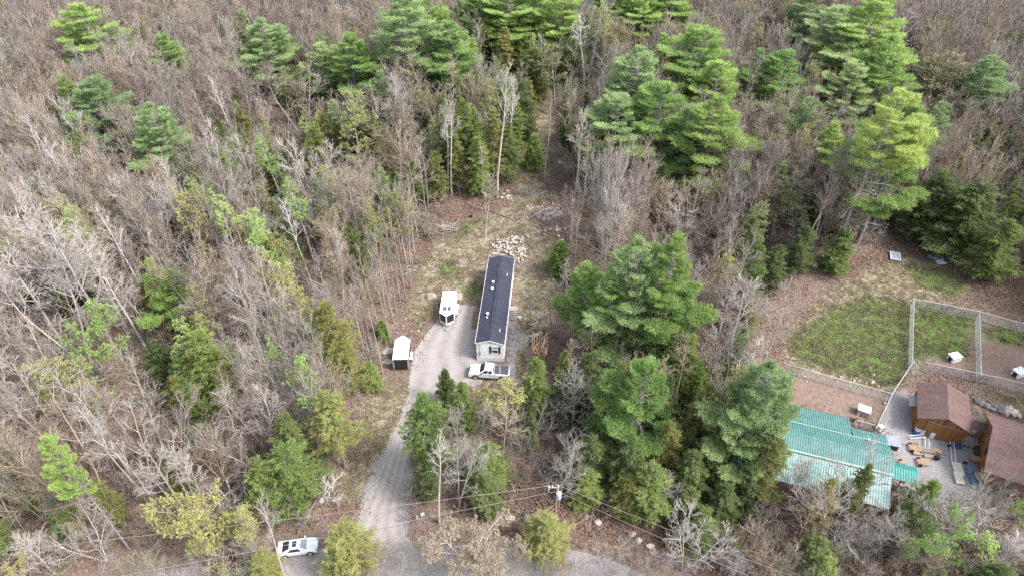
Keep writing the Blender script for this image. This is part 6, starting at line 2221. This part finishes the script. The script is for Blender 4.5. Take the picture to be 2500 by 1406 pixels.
TONEW = {'pale': 'pale', 'tan': 'tan', 'mauve': 'mauve brown', 'grey': 'grey', 'olive': 'olive grey'}
stuffpts = {}
by = {}
for f_ in fill:
    by.setdefault({'sap': 'sap'}.get(f_[0], f_[0]), []).append(f_)
LIM = {'bare': 235, 'hem': 215, 'bud': 200, 'pine': 240, 'sap': 290}
for k, L_ in by.items():
    def vis(f_):
        u0, v0 = proj(f_[1], f_[2], f_[3] * .7)
        inside = -20 < u0 < 2520 and -30 < v0 < 1430
        return (0 if inside else 1, -pxm(f_[1], f_[2]) * f_[3])
    L_.sort(key=vis)
    for i, (kk, x, y, h, u, v) in enumerate(L_):
        tone = tone_at(u, v, fg)
        u2, v2 = proj(x, y, h * .7)
        inside = -20 < u2 < 2520 and -30 < v2 < 1430
        solo = i < LIM[k] and inside
        wh = where(u2, v2)
        if k == 'bare':
            var = fg.choice(TALL if h > 9 and fg.random() < .72 else BROAD)
            w = None if h < 9 else (6.3 * h / 18 if var in TALL else fg.uniform(6.5, 9.0))
            if solo:
                plant('bare', x, y, h, w, tone, f'{TONEW[tone]} leafless tree {wh}', f'{TONEW[tone]} leafless trees {wh}', var=var, prot=False)
            else:
                stuffpts.setdefault('bare', []).append((x, y, h, ('bare', var, tone)))
        elif k == 'sap':
            var = fg.choice(SAPL + SHRUB)
            if BARE[var][0] == 'shrub':
                h = min(h, 4.5)
            if solo:
                t_ = plant('bare', x, y, h, None, tone, f'thin {TONEW[tone]} sapling {wh}', f'thin {TONEW[tone]} saplings {wh}', var=var, prot=False, cat='sapling')
                t_.name = 'sapling'
            else:
                stuffpts.setdefault('sap', []).append((x, y, h, ('bare', var, tone)))
        elif k == 'hem':
            ht = fg.choice(['hem_dark', 'hem_green', 'hem_dark', 'hem_olive'])
            var = fg.choice([0, 1, 2, 3])
            cn = {'hem_dark': 'dark', 'hem_green': 'green', 'hem_olive': 'olive'}[ht]
            if solo:
                plant('hem', x, y, h, None if h > 8 else 4.5, ht, f'{cn} evergreen {wh}', f'{cn} evergreens {wh}', var=var, prot=False)
            else:
                stuffpts.setdefault('hem', []).append((x, y, h, ('hem', var, ht)))
        elif k == 'bud':
            bt2 = fg.choice(['yellow', 'dull', 'yellow', 'green'])
            cn = {'yellow': 'yellow', 'dull': 'dull olive', 'green': 'light green'}[bt2]
            if solo:
                plant('bud', x, y, h, 5.8 * h / 18, (tone, bt2), f'{cn} budding tree {wh}', f'{cn} budding trees {wh}', var=fg.choice(TALL), prot=False)
            else:
                stuffpts.setdefault('bud', []).append((x, y, h, ('bud', fg.choice(TALL), (tone, bt2))))
        else:
            pt = fg.choice(['pine', 'pine_blue', 'pine'])
            plant('pine', x, y, h, None, pt, f'small forest pine {wh}', f'small forest pines {wh}', prot=False)


def scatter(name, pts, label, cat, seed):
    """one object that sets many copies on the ground (for what is past counting)"""
    keys = sorted({p[3] for p in pts}, key=str)
    col = bpy.data.collections.new(name + '_sources')
    meshes = []
    for i, k in enumerate(keys):
        if k[0] == 'bare':
            H = BARE[k[1]][1]
            ms = bare_meshes(k[1], k[2])
        elif k[0] == 'bud':
            H = BARE[k[1]][1]
            ms = (*bare_meshes(k[1], k[2][0]), bud_mesh(k[1], k[2][1]))
        elif k[0] == 'hem':
            H = HEMS[k[1]][0]
            ms = hem_meshes(k[1], k[2])
        else:
            H = 1.0
            ms = (k[1],) if not isinstance(k[1], str) else (EXTRA[k[1]],)
        meshes.append((H, ms))
    ncopy = max(len(m[1]) for m in meshes)
    objs = []
    for part in range(ncopy):
        c = bpy.data.collections.new(f'{name}_sources_{part}')
        for i, (H, ms) in enumerate(meshes):
            o = bpy.data.objects.new(f'{name}_source_{i:03d}', ms[min(part, len(ms) - 1)])
            c.objects.link(o)
        objs.append(c)
    idx = {k: i for i, k in enumerate(keys)}
    g = np.random.default_rng(seed)
    n = len(pts)
    V = np.array([(p[0], p[1], gz(p[0], p[1])) for p in pts])
    me = bpy.data.meshes.new(name)
    me.from_pydata([tuple(v) for v in V], [], [])
    a = me.attributes.new('sc', 'FLOAT', 'POINT')
    a.data.foreach_set('value', np.array([p[2] / meshes[idx[p[3]]][0] for p in pts], np.float32))
    a = me.attributes.new('rz', 'FLOAT', 'POINT')
    a.data.foreach_set('value', g.uniform(0, 6.28, n).astype(np.float32))
    a = me.attributes.new('ix', 'INT', 'POINT')
    a.data.foreach_set('value', np.array([idx[p[3]] for p in pts], np.int32))
    o = obj(name, me)
    ng = bpy.data.node_groups.new(name, 'GeometryNodeTree')
    ng.interface.new_socket('Geometry', in_out='INPUT', socket_type='NodeSocketGeometry')
    ng.interface.new_socket('Geometry', in_out='OUTPUT', socket_type='NodeSocketGeometry')
    N, L = ng.nodes, ng.links
    gi, go = N.new('NodeGroupInput'), N.new('NodeGroupOutput')

    def named(nm, ty):
        q = N.new('GeometryNodeInputNamedAttribute')
        q.data_type = ty
        q.inputs['Name'].default_value = nm
        return q.outputs['Attribute']
    cx = N.new('ShaderNodeCombineXYZ')
    L.new(named('rz', 'FLOAT'), cx.inputs['Z'])
    jg = N.new('GeometryNodeJoinGeometry')
    for c in objs:
        ci = N.new('GeometryNodeCollectionInfo')
        ci.inputs['Collection'].default_value = c
        ci.inputs['Separate Children'].default_value = True
        ci.inputs['Reset Children'].default_value = True
        ip = N.new('GeometryNodeInstanceOnPoints')
        ip.inputs['Pick Instance'].default_value = True
        L.new(gi.outputs[0], ip.inputs['Points'])
        L.new(ci.outputs[0], ip.inputs['Instance'])
        L.new(named('ix', 'INT'), ip.inputs['Instance Index'])
        L.new(cx.outputs[0], ip.inputs['Rotation'])
        L.new(named('sc', 'FLOAT'), ip.inputs['Scale'])
        L.new(ip.outputs[0], jg.inputs[0])
    L.new(jg.outputs[0], go.inputs[0])
    md = o.modifiers.new('scatter', 'NODES')
    md.node_group = ng
    return tag(o, label, cat, kind='stuff')


print('FILL', {k: len(v) for k, v in by.items()})
if stuffpts.get('bare'):
    scatter('distant_bare_trees', stuffpts['bare'], 'mass of smaller leafless trees filling the wood', 'bare trees', 1)
if stuffpts.get('bud'):
    scatter('distant_budding_trees', stuffpts['bud'], 'mass of smaller trees coming into leaf', 'budding trees', 8)
if stuffpts.get('hem'):
    scatter('distant_evergreens', stuffpts['hem'], 'mass of smaller evergreens in the wood', 'evergreens', 2)
if stuffpts.get('sap'):
    scatter('undergrowth_saplings', stuffpts['sap'], 'mass of thin saplings and brush under the trees', 'brush', 3)

# ------------------------------------------------------------------ ground cover (past counting)
EXTRA = {}


def blade_mesh(name, mk, K, L, W, seed, n=9, rad=.35):
    g = np.random.default_rng(seed)
    P = np.stack([g.normal(0, rad, n), g.normal(0, rad, n), np.full(n, .01)], 1)
    D = np.tile([0, 0, .8], (n, 1))
    V, T_, tn = tufts(P, D, K, L, W, seed, .7)
    V[:, 2] = np.abs(V[:, 2])
    return mesh_np(name, V, tris=T_, mats=[M[mk]], attr=dict(tone=tn))


def litter_mesh(seed):
    g = np.random.default_rng(seed)
    n = 26
    P = np.stack([g.normal(0, .8, n), g.normal(0, .8, n), g.uniform(.02, .12, n)], 1)
    D = g.normal(0, 1, (n, 3)) * np.array([1, 1, .25])
    V, T_, tn = tufts(P, D, 1, .26, .2, seed, .2, .3)
    V[:, 2] = np.abs(V[:, 2]) + .01
    return mesh_np('leaves', V, tris=T_, mats=[M['leaf']], attr=dict(tone=tn))


for i in range(3):
    EXTRA[f'straw{i}'] = blade_mesh('straw', 'straw', 5, .3, .05, 900 + i)
    EXTRA[f'grass{i}'] = blade_mesh('grass_tuft', 'grass', 5, .22, .05, 910 + i)
    EXTRA[f'leaf{i}'] = litter_mesh(920 + i)


def grid_val(A_, x, y):
    i = int(np.searchsorted(XS, x)) - 1
    j = int(np.searchsorted(YS, y)) - 1
    return A_[max(0, min(j, A_.shape[0] - 1)), max(0, min(i, A_.shape[1] - 1))]


GRAVEL = list(zip(lx, ys)) + list(zip(rx, ys))[::-1]
pts_s, pts_g, pts_l = [], [], []
g2 = random.Random(9)
for _ in range(60000):
    y = 34 + (g2.random() ** 1.4) * 120
    half = (y * CP + CAM_H * SP) / F_PX * 1250 + 3
    x = g2.uniform(-half, half)
    a, b, r_, d_ = grid_val(M_straw, x, y), grid_val(M_green, x, y), grid_val(M_rubble, x, y), grid_val(M_dirt, x, y)
    u, v = proj(x, y, 0)
    if in_any([GRAVEL], u, v) or r_ > .4 or d_ > .4 or grid_val(M_road, x, y) > .5:
        continue
    if b > .5:
        if len(pts_g) < 1300:
            pts_g.append((x, y, g2.uniform(.6, 1.2), ('x', f'grass{g2.randint(0, 2)}')))
    if a > .4 or (b > .2 and g2.random() < .5):
        if len(pts_s) < 7000:
            pts_s.append((x, y, g2.uniform(.6, 1.3), ('x', f'straw{g2.randint(0, 2)}')))
    elif b <= .2 and len(pts_l) < 15000:
        pts_l.append((x, y, g2.uniform(.7, 1.3), ('x', f'leaf{g2.randint(0, 2)}')))
HOMEB = [local_to_world(home, p)[:2] for p in ((-2.2, -.3, 0), (2.2, -.3, 0), (2.2, 20, 0), (-2.2, 20, 0))]
pts_s = [p for p in pts_s if not in_poly(HOMEB, [p[0]], [p[1]])[0]]
brush = []
while len(brush) < 5200:
    y = 30 + g2.random() * 215
    half = (y * CP + CAM_H * SP) / F_PX * 1250 + 6
    x = g2.uniform(-half, half)
    if in_any(BUILT, x, y):
        continue
    h = g2.uniform(1.3, 3.0)
    u, v = proj(x, y, h)
    if in_any(CLEAR, u, v):
        continue
    brush.append((x, y, h, ('bare', g2.choice(SHRUB), g2.choice(['mauve', 'tan', 'grey', 'olive']))))
for k in range(46):
    u, v = g2.uniform(1262, 1392), g2.uniform(250, 520)
    x, y = at(u, v)
    brush.append((x, y, g2.uniform(.7, 1.9), ('bare', g2.choice(SHRUB), g2.choice(['mauve', 'tan', 'grey', 'olive']))))
scatter('forest_undergrowth', brush, 'low twiggy brush covering the forest floor', 'brush', 12)
scatter('dry_grass', pts_s, 'straw coloured dead grass over the clearing and lawn', 'grass', 4)
scatter('green_grass', pts_g, 'short green grass in patches', 'grass', 5)
scatter('fallen_leaves', pts_l, 'dead leaves covering the forest floor', 'leaves', 6)
# fallen trunks in the wood
for k in range(70):
    u, v = g2.choice([(g2.uniform(0, 620), g2.uniform(850, 1330)), (g2.uniform(1030, 1380), g2.uniform(300, 540)), (g2.uniform(1200, 1500), g2.uniform(1120, 1290)), (g2.uniform(640, 900), g2.uniform(1120, 1250)), (g2.uniform(0, 900), g2.uniform(300, 800))])
    x, y = at(u, v)
    if in_poly(wpoly(P_ROADFLAT), [x], [y])[0] or (in_poly(wpoly(P_CLEARING), [x], [y])[0] and v > 560):
        continue
    wh = where(u, v)
    put_log(g2.choice(LOGD), u, v, g2.uniform(3, 8), g2.uniform(0, 3.1), .15, f'fallen brown trunk {wh}', f'fallen trunks {wh}', 0, g2.uniform(3, 6), name='fallen_trunk')
print('OBJECTS', len(bpy.data.objects))

# say which one is which in the three planted rows: counted from the left as seen in the photograph
ORD = ['leftmost', 'second', 'third', 'fourth', 'fifth', 'sixth', 'seventh', 'eighth', 'ninth', 'tenth', 'eleventh', 'rightmost']
for grp, what in (('evergreens between pole and teal roof', 'evergreen from the left in the dense stand between pole and teal roof'),
                  ('evergreens behind the clearing', 'evergreen from the left in the dark row behind the tall bare trees'),
                  ('pines in the row at the top edge', 'dark pine from the left in the row cut by the top edge')):
    row = sorted([a for a in ALL if a[0].get('group') == grp], key=lambda a: proj(a[1], a[2], a[3])[0])
    for k, a in enumerate(row):
        w_ = ORD[k] if k < len(row) - 1 else 'rightmost'
        a[0]['label'] = (w_ + ' ' + what) if w_ not in ('leftmost', 'rightmost') else w_ + ' ' + what.replace(' from the left', '')
